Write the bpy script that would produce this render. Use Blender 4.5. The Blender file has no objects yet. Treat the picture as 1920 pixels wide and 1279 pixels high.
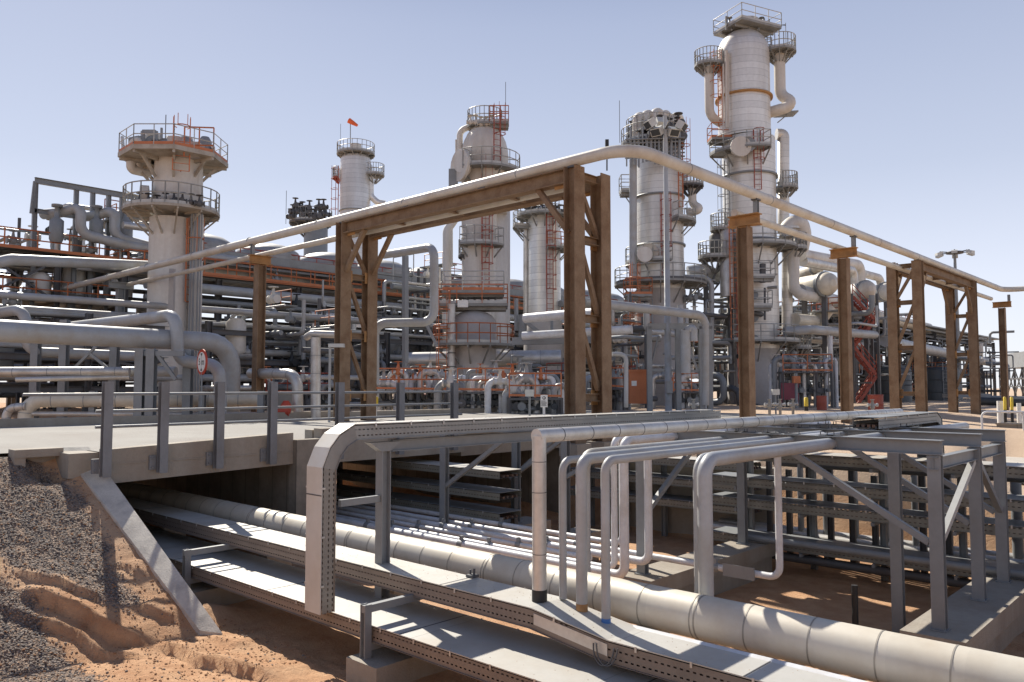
import bpy, math, random
from mathutils import Vector, noise
random.seed(7)
S = bpy.context.scene
COL = S.collection
pi = math.pi
# ------------------------------------------------------------------ camera
FPX, CX, CY, HZ, EYE = 1493.0, 960.0, 639.5, 728.0, 1.15
TH = math.atan((HZ - CY) / FPX)
F2 = Vector((-.683, .730, 0)).normalized()
R2 = Vector((F2.y, -F2.x, 0))
UPZ = Vector((0, 0, 1))
CAMP = Vector((0, 0, EYE))
cam_d = bpy.data.cameras.new('camera')
cam = bpy.data.objects.new('camera', cam_d)
COL.objects.link(cam)
fw = F2 * math.cos(TH) + UPZ * math.sin(TH)
up = -F2 * math.sin(TH) + UPZ * math.cos(TH)
from mathutils import Matrix
M = Matrix.Identity(4)
for i, v in enumerate((R2, up, -fw, CAMP)):
    for j in range(3):
        M[j][i] = v[j]
cam.matrix_world = M
cam_d.sensor_width = 36
cam_d.lens = 36 * FPX / 1920
cam_d.clip_start = .1
cam_d.clip_end = 9000
S.camera = cam
# ------------------------------------------------------------------ light
SUN_EL = math.radians(42)
sdir = Vector((-.955 * math.cos(SUN_EL), .296 * math.cos(SUN_EL), math.sin(SUN_EL))).normalized()
w = bpy.data.worlds.new('World'); S.world = w; w.use_nodes = True
nt = w.node_tree; nt.nodes.clear()
sky = nt.nodes.new('ShaderNodeTexSky'); sky.sky_type = 'NISHITA'; sky.sun_disc = False
sky.sun_elevation = SUN_EL; sky.sun_rotation = math.atan2(sdir.x, sdir.y)
sky.altitude = 200; sky.air_density = 1.0; sky.dust_density = .7; sky.ozone_density = 1.0
bg = nt.nodes.new('ShaderNodeBackground'); bg.inputs[1].default_value = .08
wo = nt.nodes.new('ShaderNodeOutputWorld')
# desert dust veil: even pale lavender air mixed over the clear-sky model
sc_ = nt.nodes.new('ShaderNodeVectorMath'); sc_.operation = 'SCALE'; sc_.inputs[3].default_value = 1.0
veil = nt.nodes.new('ShaderNodeMix'); veil.data_type = 'RGBA'; veil.inputs[0].default_value = .84
tcw = nt.nodes.new('ShaderNodeTexCoord'); spw = nt.nodes.new('ShaderNodeSeparateXYZ'); nt.links.new(tcw.outputs['Generated'], spw.inputs[0])
crw = nt.nodes.new('ShaderNodeValToRGB'); nt.links.new(spw.outputs[2], crw.inputs[0])
crw.color_ramp.elements[0].position = .0; crw.color_ramp.elements[0].color = (1.22, 1.25, 1.34, 1)
crw.color_ramp.elements[1].position = .8; crw.color_ramp.elements[1].color = (.12, .18, .36, 1)
e_ = crw.color_ramp.elements.new(.55); e_.color = (.30, .38, .62, 1)
e_ = crw.color_ramp.elements.new(.12); e_.color = (1.05, 1.10, 1.28, 1)
e_ = crw.color_ramp.elements.new(.25); e_.color = (.76, .83, 1.03, 1)
e_ = crw.color_ramp.elements.new(.42); e_.color = (.56, .635, .86, 1)
vs_ = nt.nodes.new('ShaderNodeVectorMath'); vs_.operation = 'SCALE'; vs_.inputs[3].default_value = 7.0
nt.links.new(crw.outputs[0], vs_.inputs[0]); nt.links.new(vs_.outputs[0], veil.inputs[7])
nt.links.new(sky.outputs[0], sc_.inputs[0]); nt.links.new(sc_.outputs[0], veil.inputs[6])
nt.links.new(veil.outputs[2], bg.inputs[0]); nt.links.new(bg.outputs[0], wo.inputs[0])
sl = bpy.data.lights.new('sun', 'SUN'); sl.energy = 5.0; sl.angle = math.radians(.5); sl.color = (1, .93, .82)
so = bpy.data.objects.new('sun', sl); COL.objects.link(so)
so.rotation_euler = (-sdir).to_track_quat('-Z', 'Y').to_euler()
so.location = sdir * 60
S.view_settings.view_transform = 'Standard'; S.view_settings.look = 'None'
S.view_settings.exposure = 0.55; S.view_settings.gamma = 1


# ------------------------------------------------------------------ pixel helpers (points on known planes)
def ray(px, py):
    return R2 * ((px - CX) / FPX) + fw + up * ((CY - py) / FPX)


def VZ(px, py, z):
    r = ray(px, py); return CAMP + r * ((z - EYE) / r.z)


def VX(px, py, x):
    r = ray(px, py); return CAMP + r * (x / r.x)


def VY(px, py, y):
    r = ray(px, py); return CAMP + r * (y / r.y)


def VD(px, py, d):
    r = ray(px, py); h = r.x * F2.x + r.y * F2.y; return CAMP + r * (d / h)


def V(*a): return Vector(a)


def zof_(px, py, d): return VD(px, py, d).z


# ------------------------------------------------------------------ materials
def _n(nt, t, **k):
    n = nt.nodes.new(t)
    for a, b in k.items(): setattr(n, a, b)
    return n


def math_n(nt, op, a, b=None):
    n = _n(nt, 'ShaderNodeMath', operation=op)
    for i, x in enumerate((a, b)):
        if x is None: continue
        if isinstance(x, (int, float)): n.inputs[i].default_value = x
        else: nt.links.new(x, n.inputs[i])
    return n.outputs[0]


def mixc(nt, f, a, b):
    n = _n(nt, 'ShaderNodeMix', data_type='RGBA')
    for i, x in ((0, f), (6, a), (7, b)):
        if isinstance(x, (int, float)): n.inputs[i].default_value = x
        elif isinstance(x, tuple): n.inputs[i].default_value = (*x, 1) if len(x) == 3 else x
        else: nt.links.new(x, n.inputs[i])
    return n.outputs[2]


def tex_noise(nt, co, sc, det=4, rough=.6):
    n = _n(nt, 'ShaderNodeTexNoise'); n.inputs['Scale'].default_value = sc
    n.inputs['Detail'].default_value = det; n.inputs['Roughness'].default_value = rough
    nt.links.new(co, n.inputs['Vector']); return n.outputs['Fac']


def ramp(nt, f, lo, hi):
    n = _n(nt, 'ShaderNodeMapRange'); n.inputs[1].default_value = lo; n.inputs[2].default_value = hi
    nt.links.new(f, n.inputs[0]); return n.outputs[0]


def mat(name, col, rough=.6, metal=0., dirt=(.0, .0, .0), damt=.35, sc=1.5, streak=False, bump=0., bsc=20.,
        bands=0., axis=2, slots=None, var=.12, lw=.07):
    m = bpy.data.materials.new(name); m.use_nodes = True; nt = m.node_tree
    b = nt.nodes['Principled BSDF']; out = nt.nodes['Material Output']
    tc = _n(nt, 'ShaderNodeTexCoord'); co = tc.outputs['Object']
    mp = _n(nt, 'ShaderNodeMapping'); nt.links.new(co, mp.inputs[0])
    if streak: mp.inputs['Scale'].default_value = (1, 1, .12)
    n1 = tex_noise(nt, mp.outputs[0], sc, 5, .62)
    f = ramp(nt, n1, .42, .72)
    c = mixc(nt, math_n(nt, 'MULTIPLY', f, damt), tuple(col), tuple(dirt) if any(dirt) else tuple(x * .45 for x in col))
    n2 = tex_noise(nt, co, sc * 9, 3)
    k = math_n(nt, 'ADD', math_n(nt, 'MULTIPLY', n2, var * 2), 1 - var)
    hsv = _n(nt, 'ShaderNodeHueSaturation'); nt.links.new(c, hsv.inputs['Color']); nt.links.new(k, hsv.inputs['Value'])
    c = hsv.outputs[0]
    if bands:
        sp = _n(nt, 'ShaderNodeSeparateXYZ'); nt.links.new(co, sp.inputs[0])
        q = math_n(nt, 'DIVIDE', sp.outputs[axis], bands)
        fr = math_n(nt, 'FRACT', q)
        line = math_n(nt, 'LESS_THAN', fr, lw)
        wn = _n(nt, 'ShaderNodeTexWhiteNoise', noise_dimensions='1D'); nt.links.new(math_n(nt, 'FLOOR', q), wn.inputs['W'])
        h2 = _n(nt, 'ShaderNodeHueSaturation'); nt.links.new(c, h2.inputs['Color'])
        nt.links.new(math_n(nt, 'ADD', math_n(nt, 'MULTIPLY', wn.outputs['Value'], .16), .9), h2.inputs['Value'])
        c = mixc(nt, math_n(nt, 'MULTIPLY', line, .55), h2.outputs[0], tuple(x * .45 for x in col))
    nt.links.new(c, b.inputs['Base Color'])
    b.inputs['Roughness'].default_value = rough; b.inputs['Metallic'].default_value = metal
    rr = math_n(nt, 'ADD', math_n(nt, 'MULTIPLY', n1, .3), rough - .15); nt.links.new(rr, b.inputs['Roughness'])
    if bump:
        bn = _n(nt, 'ShaderNodeBump'); bn.inputs['Strength'].default_value = bump; bn.inputs['Distance'].default_value = .02
        nt.links.new(tex_noise(nt, co, bsc, 5), bn.inputs['Height']); nt.links.new(bn.outputs[0], b.inputs['Normal'])
    if slots:  # (axis along, axis across, pitch, rows)
        sp = _n(nt, 'ShaderNodeSeparateXYZ'); nt.links.new(co, sp.inputs[0])
        a, c2, p, rows = slots
        fr = math_n(nt, 'LESS_THAN', math_n(nt, 'FRACT', math_n(nt, 'DIVIDE', sp.outputs[a], p)), .5)
        tot = None
        for r0 in rows:
            q = math_n(nt, 'LESS_THAN', math_n(nt, 'ABSOLUTE', math_n(nt, 'SUBTRACT', sp.outputs[c2], r0)), .008)
            tot = q if tot is None else math_n(nt, 'ADD', tot, q)
        tr = _n(nt, 'ShaderNodeBsdfTransparent'); mx = _n(nt, 'ShaderNodeMixShader')
        nt.links.new(math_n(nt, 'MULTIPLY', fr, tot), mx.inputs[0]); nt.links.new(b.outputs[0], mx.inputs[1])
        nt.links.new(tr.outputs[0], mx.inputs[2]); nt.links.new(mx.outputs[0], out.inputs[0])
    return m


MT = {
    'steel': mat('grey_painted_steel', (.235, .25, .262), .5, .1, dirt=(.17, .16, .145), damt=.4, sc=1.2),
    'steel_d': mat('dark_grey_steel', (.095, .10, .108), .6, .1, dirt=(.1, .07, .05), damt=.5),
    'post': mat('bridge_post_steel', (.20, .21, .225), .5, .1, dirt=(.12, .11, .1), damt=.5),
    'cover': mat('tray_cover_sheet', (.53, .52, .485), .5, .1, dirt=(.40, .35, .28), damt=.75, sc=.9, var=.07, bands=2.43, axis=0, lw=.006),
    'cover_y': mat('tray_cover_sheet_y', (.52, .51, .48), .5, .1, dirt=(.40, .35, .28), damt=.7, sc=.9, var=.07, bands=2.43, axis=1, lw=.006),
    'lamp_shell': mat('lamp_shell', (.55, .55, .52), .5, .1),
    'perf_x': mat('perforated_rail_x', (.25, .205, .17), .6, .2, slots=(0, 2, .07, (.05, .13)), var=.1),
    'perf_y': mat('perforated_rail_y', (.30, .30, .285), .55, .2, slots=(1, 2, .07, (.05, .13)), var=.1),
    'perf_z': mat('perforated_rail_z', (.27, .255, .23), .55, .2, slots=(2, 1, .07, (.03, .12, .19)), var=.1),
    'tray_plain': mat('plain_tray_rail', (.28, .275, .26), .55, .2),
    'perf_w': mat('weathered_tray_rail', (.27, .26, .22), .6, .25, slots=(0, 2, .09, (.06, .15)), var=.2, damt=.6),
    'clad': mat('cream_pipe_cladding', (.64, .595, .50), .5, .06, dirt=(.46, .38, .28), damt=.6, sc=1.5, var=.06, bands=.635, axis=0, lw=.0),
    'alu': mat('aluminium_cladding', (.56, .55, .53), .42, .5, dirt=(.36, .32, .27), damt=.65, sc=1.8, var=.14),
    'pipe': mat('grey_painted_pipe', (.37, .385, .40), .42, .05, dirt=(.30, .27, .22), damt=.7, sc=1.6, var=.1),
    'pipe_w': mat('white_painted_pipe', (.64, .655, .68), .42, .0, dirt=(.42, .38, .33), damt=.6, sc=2.2, var=.1),
    'pipe_c': mat('cream_painted_pipe', (.57, .545, .49), .45, .0, dirt=(.40, .32, .24), damt=.65, sc=1.3, var=.1),
    'tower': mat('tower_cladding', (.74, .72, .68), .4, .35, dirt=(.38, .33, .27), damt=.6, sc=.5, streak=True, bands=.5),
    'tower_s': mat('smooth_tower_paint', (.63, .61, .57), .55, .0, dirt=(.36, .28, .2), damt=.6, sc=.6, streak=True),
    'skirt': mat('tower_skirt_concrete', (.42, .40, .39), .75, 0, dirt=(.3, .26, .22), damt=.4, sc=.6),
    'rust': mat('brown_weathering_steel', (.245, .165, .10), .8, .0, dirt=(.15, .08, .04), damt=.8, sc=2.2, bump=.4, bsc=30, var=.25),
    'rust_l': mat('rusty_head_plate', (.42, .23, .09), .8, .0, dirt=(.16, .08, .04), damt=.6, sc=3, var=.2),
    'conc': mat('weathered_concrete', (.335, .30, .25), .85, 0, dirt=(.26, .215, .17), damt=.8, sc=1.3, bump=.5, bsc=35, var=.14, streak=True),
    'conc_g': mat('grey_concrete_kerb', (.56, .52, .45), .85, 0, dirt=(.27, .25, .23), damt=.7, sc=2.6, bump=.6, bsc=45, var=.15),
    'conc_b': mat('board_marked_concrete', (.33, .28, .22), .85, 0, dirt=(.2, .16, .12), damt=.8, sc=1.5, bands=.8, axis=0, lw=.05),
    'asph_l': mat('pale_paving', (.50, .47, .42), .9, 0, dirt=(.36, .3, .24), damt=.6, sc=1.2, bands=.6, axis=1, lw=.05),
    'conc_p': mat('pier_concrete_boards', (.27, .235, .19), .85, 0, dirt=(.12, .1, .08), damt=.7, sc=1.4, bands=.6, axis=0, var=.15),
    'asph': mat('dusty_road', (.275, .262, .24), .9, 0, dirt=(.3, .27, .24), damt=.6, sc=.5, bump=.3, bsc=60, var=.1),
    'rail': mat('galvanised_railing', (.46, .46, .44), .5, .2, damt=.3),
    'deck_w': mat('weathered_deck_plate', (.42, .385, .33), .7, 0, dirt=(.2, .16, .12), damt=.8, sc=1.5),
    'deck_g': mat('grating_deck', (.27, .27, .26), .6, .2, damt=.5),
    'orange': mat('orange_safety_paint', (.50, .165, .065), .55, 0, damt=.3),
    'redox': mat('red_oxide_paint', (.35, .08, .05), .6, 0, damt=.4),
    'red': mat('red_paint', (.5, .06, .03), .5, 0, damt=.35),
    'yellow': mat('yellow_paint', (.75, .55, .05), .5, 0, damt=.2),
    'white': mat('white_paint', (.78, .78, .75), .5, 0, damt=.2),
    'black': mat('black_rubber', (.02, .02, .02), .6, 0, damt=.2),
    'dark': mat('dark_machinery', (.05, .055, .06), .6, .2, damt=.4),
    'blue': mat('blue_tape', (.05, .17, .45), .5, 0, damt=.2),
    'tank': mat('dark_tank_paint', (.055, .062, .066), .5, 0, dirt=(.1, .09, .08), damt=.4),
    'maroon': mat('maroon_panel', (.22, .05, .07), .6, 0, damt=.3),
    'cable': mat('cable_mass', (.10, .08, .07), .8, 0, dirt=(.3, .12, .04), damt=.6, sc=6),
}


def terrain_mat():
    m = bpy.data.materials.new('sand_and_gravel'); m.use_nodes = True; nt = m.node_tree
    b = nt.nodes['Principled BSDF']
    tc = _n(nt, 'ShaderNodeTexCoord'); co = tc.outputs['Object']
    sp = _n(nt, 'ShaderNodeSeparateXYZ'); nt.links.new(co, sp.inputs[0])
    n1 = tex_noise(nt, co, .35, 5); n2 = tex_noise(nt, co, 2.5, 6, .65); n3 = tex_noise(nt, co, 14, 5, .7)
    sand = mixc(nt, ramp(nt, n2, .35, .68), (.56, .34, .19), (.42, .215, .105))
    spk = tex_noise(nt, co, 70, 3, .6)
    sand = mixc(nt, math_n(nt, 'MULTIPLY', ramp(nt, spk, .58, .7), .55), sand, (.20, .13, .09))
    sand = mixc(nt, math_n(nt, 'MULTIPLY', ramp(nt, n1, .45, .7), .4), sand, (.56, .41, .28))
    sand = mixc(nt, math_n(nt, 'MULTIPLY', ramp(nt, n3, .55, .75), .3), sand, (.30, .17, .1))
    # plateau dust beyond the pit
    mid = math_n(nt, 'GREATER_THAN', sp.outputs[1], 19.5)
    sand = mixc(nt, math_n(nt, 'MULTIPLY', mid, .7), sand, (.50, .40, .30))
    # gravel on the embankment, in tongues running down the slope
    att = _n(nt, 'ShaderNodeAttribute'); att.attribute_name = 'gravel'
    g = att.outputs['Fac']
    gm = ramp(nt, math_n(nt, 'ADD', g, math_n(nt, 'MULTIPLY', math_n(nt, 'SUBTRACT', n2, .5), 1.1)), .42, .62)
    vo = _n(nt, 'ShaderNodeTexVoronoi'); vo.inputs['Scale'].default_value = 34; nt.links.new(co, vo.inputs['Vector'])
    sep = _n(nt, 'ShaderNodeSeparateColor'); nt.links.new(vo.outputs['Color'], sep.inputs[0])
    peb = mixc(nt, sep.outputs[0], (.09, .08, .075), (.36, .31, .27))
    peb = mixc(nt, math_n(nt, 'GREATER_THAN', sep.outputs[1], .72), peb, (.40, .27, .18))
    peb = mixc(nt, ramp(nt, vo.outputs['Distance'], .35, .75), peb, (.10, .07, .055))
    mp = _n(nt, 'ShaderNodeMapping'); mp.inputs['Rotation'].default_value = (0, 0, .35); mp.inputs['Scale'].default_value = (.5, 4.5, 1); nt.links.new(co, mp.inputs[0])
    st = ramp(nt, tex_noise(nt, mp.outputs[0], 1.6, 5, .65), .46, .66)
    peb = mixc(nt, math_n(nt, 'MULTIPLY', st, .75), peb, (.42, .29, .20))
    col = mixc(nt, gm, sand, peb)
    nt.links.new(col, b.inputs['Base Color']); b.inputs['Roughness'].default_value = .95
    bn = _n(nt, 'ShaderNodeBump'); bn.inputs['Strength'].default_value = .9; bn.inputs['Distance'].default_value = .03
    n4 = tex_noise(nt, co, 55, 4, .7)
    h = math_n(nt, 'ADD', math_n(nt, 'ADD', math_n(nt, 'MULTIPLY', n3, 1.2), math_n(nt, 'MULTIPLY', n4, .55)), math_n(nt, 'MULTIPLY', math_n(nt, 'MULTIPLY', gm, vo.outputs['Distance']), -1.6))
    nt.links.new(h, bn.inputs['Height']); nt.links.new(bn.outputs[0], b.inputs['Normal'])
    return m


# ------------------------------------------------------------------ mesh builder
class MB:
    def __init__(s): s.v = []; s.f = []; s.sm = []; s.g = []

    def begin(s): s.g.append((len(s.v), len(s.f))); return s

    def obj_parts(s, name, m, parent):
        """one object per piece started with begin()"""
        g = s.g + [(len(s.v), len(s.f))]; out = []
        for (v0, f0), (v1, f1) in zip(g[:-1], g[1:]):
            if f1 == f0: continue
            q = MB(); q.v = s.v[v0:v1]; q.f = [tuple(i - v0 for i in f) for f in s.f[f0:f1]]; q.sm = s.sm[f0:f1]
            out.append(q.obj(name, m, parent))
        return out

    def absorb(s, o, m):
        """add this geometry to object o as surface detail with its own material slot"""
        me = o.data; lo = Vector(o.location); mt = MT[m] if isinstance(m, str) else m
        vs = [tuple(v.co) for v in me.vertices]; fs = [tuple(p.vertices) for p in me.polygons]; sm = [p.use_smooth for p in me.polygons]; mi = [p.material_index for p in me.polygons]
        n = len(vs); ms = list(me.materials) + [mt]
        vs += [tuple(Vector(v) - lo) for v in s.v]; fs += [tuple(i + n for i in f) for f in s.f]; sm += s.sm; mi += [len(ms) - 1] * len(s.f)
        me.clear_geometry(); me.from_pydata(vs, [], fs); me.polygons.foreach_set('use_smooth', sm)
        me.materials.clear()
        for x in ms: me.materials.append(x)
        me.polygons.foreach_set('material_index', mi); me.update()
        return o

    def add(s, vs, fs, smooth=False):
        o = len(s.v); s.v += [tuple(x) for x in vs]
        for f in fs: s.f.append(tuple(i + o for i in f)); s.sm.append(smooth)
        return s

    def box(s, x0, x1, y0, y1, z0, z1):
        s.add([(x0, y0, z0), (x1, y0, z0), (x1, y1, z0), (x0, y1, z0), (x0, y0, z1), (x1, y0, z1), (x1, y1, z1), (x0, y1, z1)],
              [(0, 3, 2, 1), (4, 5, 6, 7), (0, 1, 5, 4), (1, 2, 6, 5), (2, 3, 7, 6), (3, 0, 4, 7)]); return s

    def obox(s, c, ax, ay, az):  # centre and three half-axis vectors
        c = Vector(c); P = []
        for k in (-1, 1):
            for a, b in ((-1, -1), (1, -1), (1, 1), (-1, 1)): P.append(c + ax * a + ay * b + az * k)
        s.add(P, [(0, 3, 2, 1), (4, 5, 6, 7), (0, 1, 5, 4), (1, 2, 6, 5), (2, 3, 7, 6), (3, 0, 4, 7)]); return s

    def bar(s, p0, p1, wd, ht=None, side=None):  # rectangular bar, wd along side
        p0 = Vector(p0); p1 = Vector(p1); t = (p1 - p0)
        L = t.length; t = t / L
        if side is None: side = t.cross(UPZ) if abs(t.z) < .95 else Vector((1, 0, 0))
        side = (Vector(side) - t * Vector(side).dot(t)).normalized(); n = side.cross(t)
        ht = wd if ht is None else ht
        return s.obox((p0 + p1) / 2, t * L / 2, side * wd / 2, n * ht / 2)

    def hsec(s, p0, p1, b, h, nrm, tf=.014, tw=.01):
        """I/H section; nrm = flange normal direction; b flange width; h depth"""
        p0 = Vector(p0); p1 = Vector(p1); t = (p1 - p0).normalized()
        n = (Vector(nrm) - t * Vector(nrm).dot(t)).normalized(); sd = t.cross(n)
        c = (p0 + p1) / 2; L = (p1 - p0).length / 2
        for k in (-1, 1): s.obox(c + n * k * (h / 2 - tf / 2), t * L, sd * b / 2, n * tf / 2)
        s.obox(c, t * (L - .001), sd * tw / 2, n * (h / 2 - tf))
        return s

    def tube(s, pts, r, seg=14, cap=True, smooth=True):
        pts = [Vector(p) for p in pts]; n = len(pts)
        ts = []
        for i in range(n):
            a = pts[max(i - 1, 0)]; b = pts[min(i + 1, n - 1)]
            ts.append((b - a).normalized())
        t = ts[0]; u = t.cross(UPZ) if abs(t.z) < .9 else t.cross(Vector((1, 0, 0))); u.normalize()
        rings = []
        for i in range(n):
            u = (u - ts[i] * u.dot(ts[i])).normalized(); v = ts[i].cross(u)
            rr = r[i] if isinstance(r, (list, tuple)) else r
            # mitre stretch is small because bends are filleted
            rings.append([pts[i] + (u * math.cos(2 * pi * k / seg) + v * math.sin(2 * pi * k / seg)) * rr for k in range(seg)])
        vs = [p for rg in rings for p in rg]; fs = []
        for i in range(n - 1):
            for k in range(seg):
                k2 = (k + 1) % seg; fs.append((i * seg + k, i * seg + k2, (i + 1) * seg + k2, (i + 1) * seg + k))
        s.add(vs, fs, smooth)
        if cap:
            s.add(rings[0], [tuple(range(seg))[::-1]]); s.add(rings[-1], [tuple(range(seg))])
        return s

    def lathe(s, prof, c, seg=32, axis=None, smooth=True):
        c = Vector(c); A = UPZ if axis is None else Vector(axis).normalized()
        u = A.cross(Vector((1, 0, 0))) if abs(A.x) < .9 else A.cross(UPZ); u.normalize(); v = A.cross(u)
        vs = []; n = len(prof)
        for z, r in prof:
            for k in range(seg):
                a = 2 * pi * k / seg; vs.append(c + A * z + (u * math.cos(a) + v * math.sin(a)) * max(r, .001))
        fs = [(i * seg + k, i * seg + (k + 1) % seg, (i + 1) * seg + (k + 1) % seg, (i + 1) * seg + k) for i in range(n - 1) for k in range(seg)]
        s.add(vs, fs, smooth)
        s.add(vs[:seg], [tuple(range(seg))[::-1]]); s.add(vs[-seg:], [tuple(range(seg))])
        return s

    def cyl(s, c, r, h, seg=20, axis=None): return s.lathe([(0, r), (h, r)], c, seg, axis)

    def sweep(s, pts, lat, l0, l1, n0, n1, i0=0, i1=None):
        """box section swept on a polyline lying in a plane normal to lat; n = normal"""
        pts = [Vector(p) for p in pts]; lat = Vector(lat).normalized(); n = len(pts); vs = []
        for i in range(n):
            d0 = (pts[i] - pts[i - 1]).normalized() if i else None
            d1 = (pts[i + 1] - pts[i]).normalized() if i < n - 1 else None
            d0 = d0 or d1; d1 = d1 or d0
            m0 = lat.cross(d0); m1 = lat.cross(d1)
            m = (m0 + m1); m = m / max(m.dot(m0), .2) if m.length > 0 else m0
            for l, q in ((l0, n0), (l1, n0), (l1, n1), (l0, n1)): vs.append(pts[i] + lat * l + m * q)
        i1 = n - 1 if i1 is None else i1; vs = vs[4 * i0:4 * i1 + 4]; n = i1 - i0 + 1
        fs = [(3, 2, 1, 0), tuple(4 * (n - 1) + k for k in range(4))]
        for i in range(n - 1):
            for k in range(4):
                fs.append((4 * i + k, 4 * i + (k + 1) % 4, 4 * i + 4 + (k + 1) % 4, 4 * i + 4 + k))
        return s.add(vs, fs)

    def obj(s, name, m, parent=None, loc=None):
        me = bpy.data.meshes.new(name)
        vs = s.v
        if loc is not None: vs = [(a - loc[0], b - loc[1], c - loc[2]) for a, b, c in s.v]
        me.from_pydata(vs, [], s.f); me.polygons.foreach_set('use_smooth', s.sm)
        me.materials.append(MT[m] if isinstance(m, str) else m); me.update()
        o = bpy.data.objects.new(name, me); COL.objects.link(o)
        if loc is not None: o.location = loc
        if parent is not None:
            o.parent = parent; o.matrix_parent_inverse = Matrix.Translation(parent.location).inverted()
        return o


def fillet(pts, r, n=6):
    pts = [Vector(p) for p in pts]; out = [pts[0]]
    for i in range(1, len(pts) - 1):
        a, b, c = pts[i - 1], pts[i], pts[i + 1]
        d0 = (a - b); d1 = (c - b); l0, l1 = d0.length, d1.length
        d0.normalize(); d1.normalize()
        ang = d0.angle(d1)
        if ang > 3.1: out.append(b); continue
        t = min(r / math.tan(ang / 2), l0 * .49, l1 * .49); rr = t * math.tan(ang / 2)
        cen = b + (d0 + d1).normalized() * (rr / math.sin(ang / 2))
        s0 = b + d0 * t - cen; s1 = b + d1 * t - cen
        th = s0.angle(s1)
        for k in range(n + 1):
            q = k / n; out.append(cen + (s0 * math.sin((1 - q) * th) + s1 * math.sin(q * th)) / math.sin(th))
    out.append(pts[-1]); return out


def tag(o, label=None, cat=None, group=None, kind=None):
    if label: o['label'] = label
    if cat: o['category'] = cat
    if group: o['group'] = group
    if kind: o['kind'] = kind
    return o


def thing(name, label, cat, loc=(0, 0, 0), group=None):
    o = bpy.data.objects.new(name, None); o.empty_display_size = .2; COL.objects.link(o); o.location = loc
    return tag(o, label, cat, group)


def pipe(name, label, pts, r, m='pipe', br=None, group=None, parent=None, seg=14, seams=0, cat='pipe', seam_m='steel', flg=()):
    """pipe with filleted elbows; optional seam straps and flanges as parts"""
    path = fillet(pts, br if br else r * 3)
    mb = MB().tube(path, r, seg); o = mb.obj(name, m, parent)
    if label: tag(o, label, cat, group)
    if seams:
        sb = MB(); acc = 0
        for a, b in zip(path[:-1], path[1:]):
            L = (b - a).length; t = (b - a) / max(L, 1e-6); q = seams - acc
            while q < L:
                sb.cyl(a + t * (q - .012), r * 1.022, .024, seg, t); q += seams
            acc = (acc + L) % seams if True else 0
        if sb.v: sb.absorb(o, seam_m)
    return o


def rail_lines(mb, pts, h=1.1, r=.03, step=1.4, mids=(.55,), post=True, toe=False):
    pts = [Vector(p) for p in pts]
    for hh in (h,) + tuple(mids):
        mb.tube([p + UPZ * hh for p in pts], r, 4, True, False)
    if toe:
        for a, b in zip(pts[:-1], pts[1:]): mb.bar(a + UPZ * .08, b + UPZ * .08, .015, .15)
    if post:
        for a, b in zip(pts[:-1], pts[1:]):
            L = (b - a).length; k = max(1, round(L / step))
            for i in range(k + 1):
                p = a.lerp(b, i / k); mb.tube([p, p + UPZ * h], r, 4, False, False)
    return mb


# ================================================================== TERRAIN
def sst(a, b, x):
    t = min(1, max(0, (x - a) / (b - a))); return t * t * (3 - 2 * t)


SLX, SLK = -16.2, .5


def plat(x, y):
    z = -.06 - .39 * sst(-15, -8, x + (y - 18) * -.05) * sst(14, 20, y)
    z -= .12 * sst(30, 60, y) * sst(-30, -12, x)
    return z


LEDGES = [([(-12.9, 3.5), (-12.56, 3.8), (-11.89, 4.28), (-11.29, 4.76)], .15),
          ([(-11.55, 4.85), (-10.6, 4.98), (-9.75, 5.06), (-8.7, 5.35)], .11),
          ([(-13.3, 3.6), (-12.68, 4.15), (-12.2, 4.55)], .07),
          ([(-12.75, 3.25), (-12.0, 3.9), (-11.4, 4.25), (-10.9, 4.6)], .08),
          ([(-12.15, 5.0), (-11.7, 5.22)], .07), ([(-13.1, 5.05), (-12.7, 5.15)], .05), ([(-11.2, 5.45), (-10.3, 5.6)], .05)]


def gully(x, y):
    """sharp little erosion ledges on the embankment; the ground steps down towards -Y"""
    e = 0
    jx = .10 * noise.noise(V(x * 1.6, y * 1.6, 3)) + .018 * noise.noise(V(x * 5, y * 5, 9)); yy = y + jx * 1.2
    for pl, amp in LEDGES:
        best = None
        L = 0; tot = sum(math.dist(a, b) for a, b in zip(pl[:-1], pl[1:]))
        for a, b in zip(pl[:-1], pl[1:]):
            dx, dy = b[0] - a[0], b[1] - a[1]; l2 = dx * dx + dy * dy
            t = max(0, min(1, ((x - a[0]) * dx + (yy - a[1]) * dy) / l2)); px_, py_ = a[0] + dx * t, a[1] + dy * t
            dd = math.hypot(x - px_, yy - py_); sg = dx * (yy - a[1]) - dy * (x - a[0])
            if best is None or dd < best[0]: best = (dd, 1 if sg > 0 else -1, (L + t * math.sqrt(l2)) / tot)
            L += math.sqrt(l2)
        d = best[0] * best[1]; m = sst(0, .2, best[2]) * (1 - sst(.8, 1, best[2])) if best[0] < 1.2 else 0
        if m <= 0: continue
        upv = math.exp(-max(d, 0) / .38) * sst(-.02, .03, d); dn = -.7 * math.exp(-max(-d, 0) / .22) * (1 - sst(-.02, .03, d))
        e += amp * m * (upv + dn)
    return e


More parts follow.
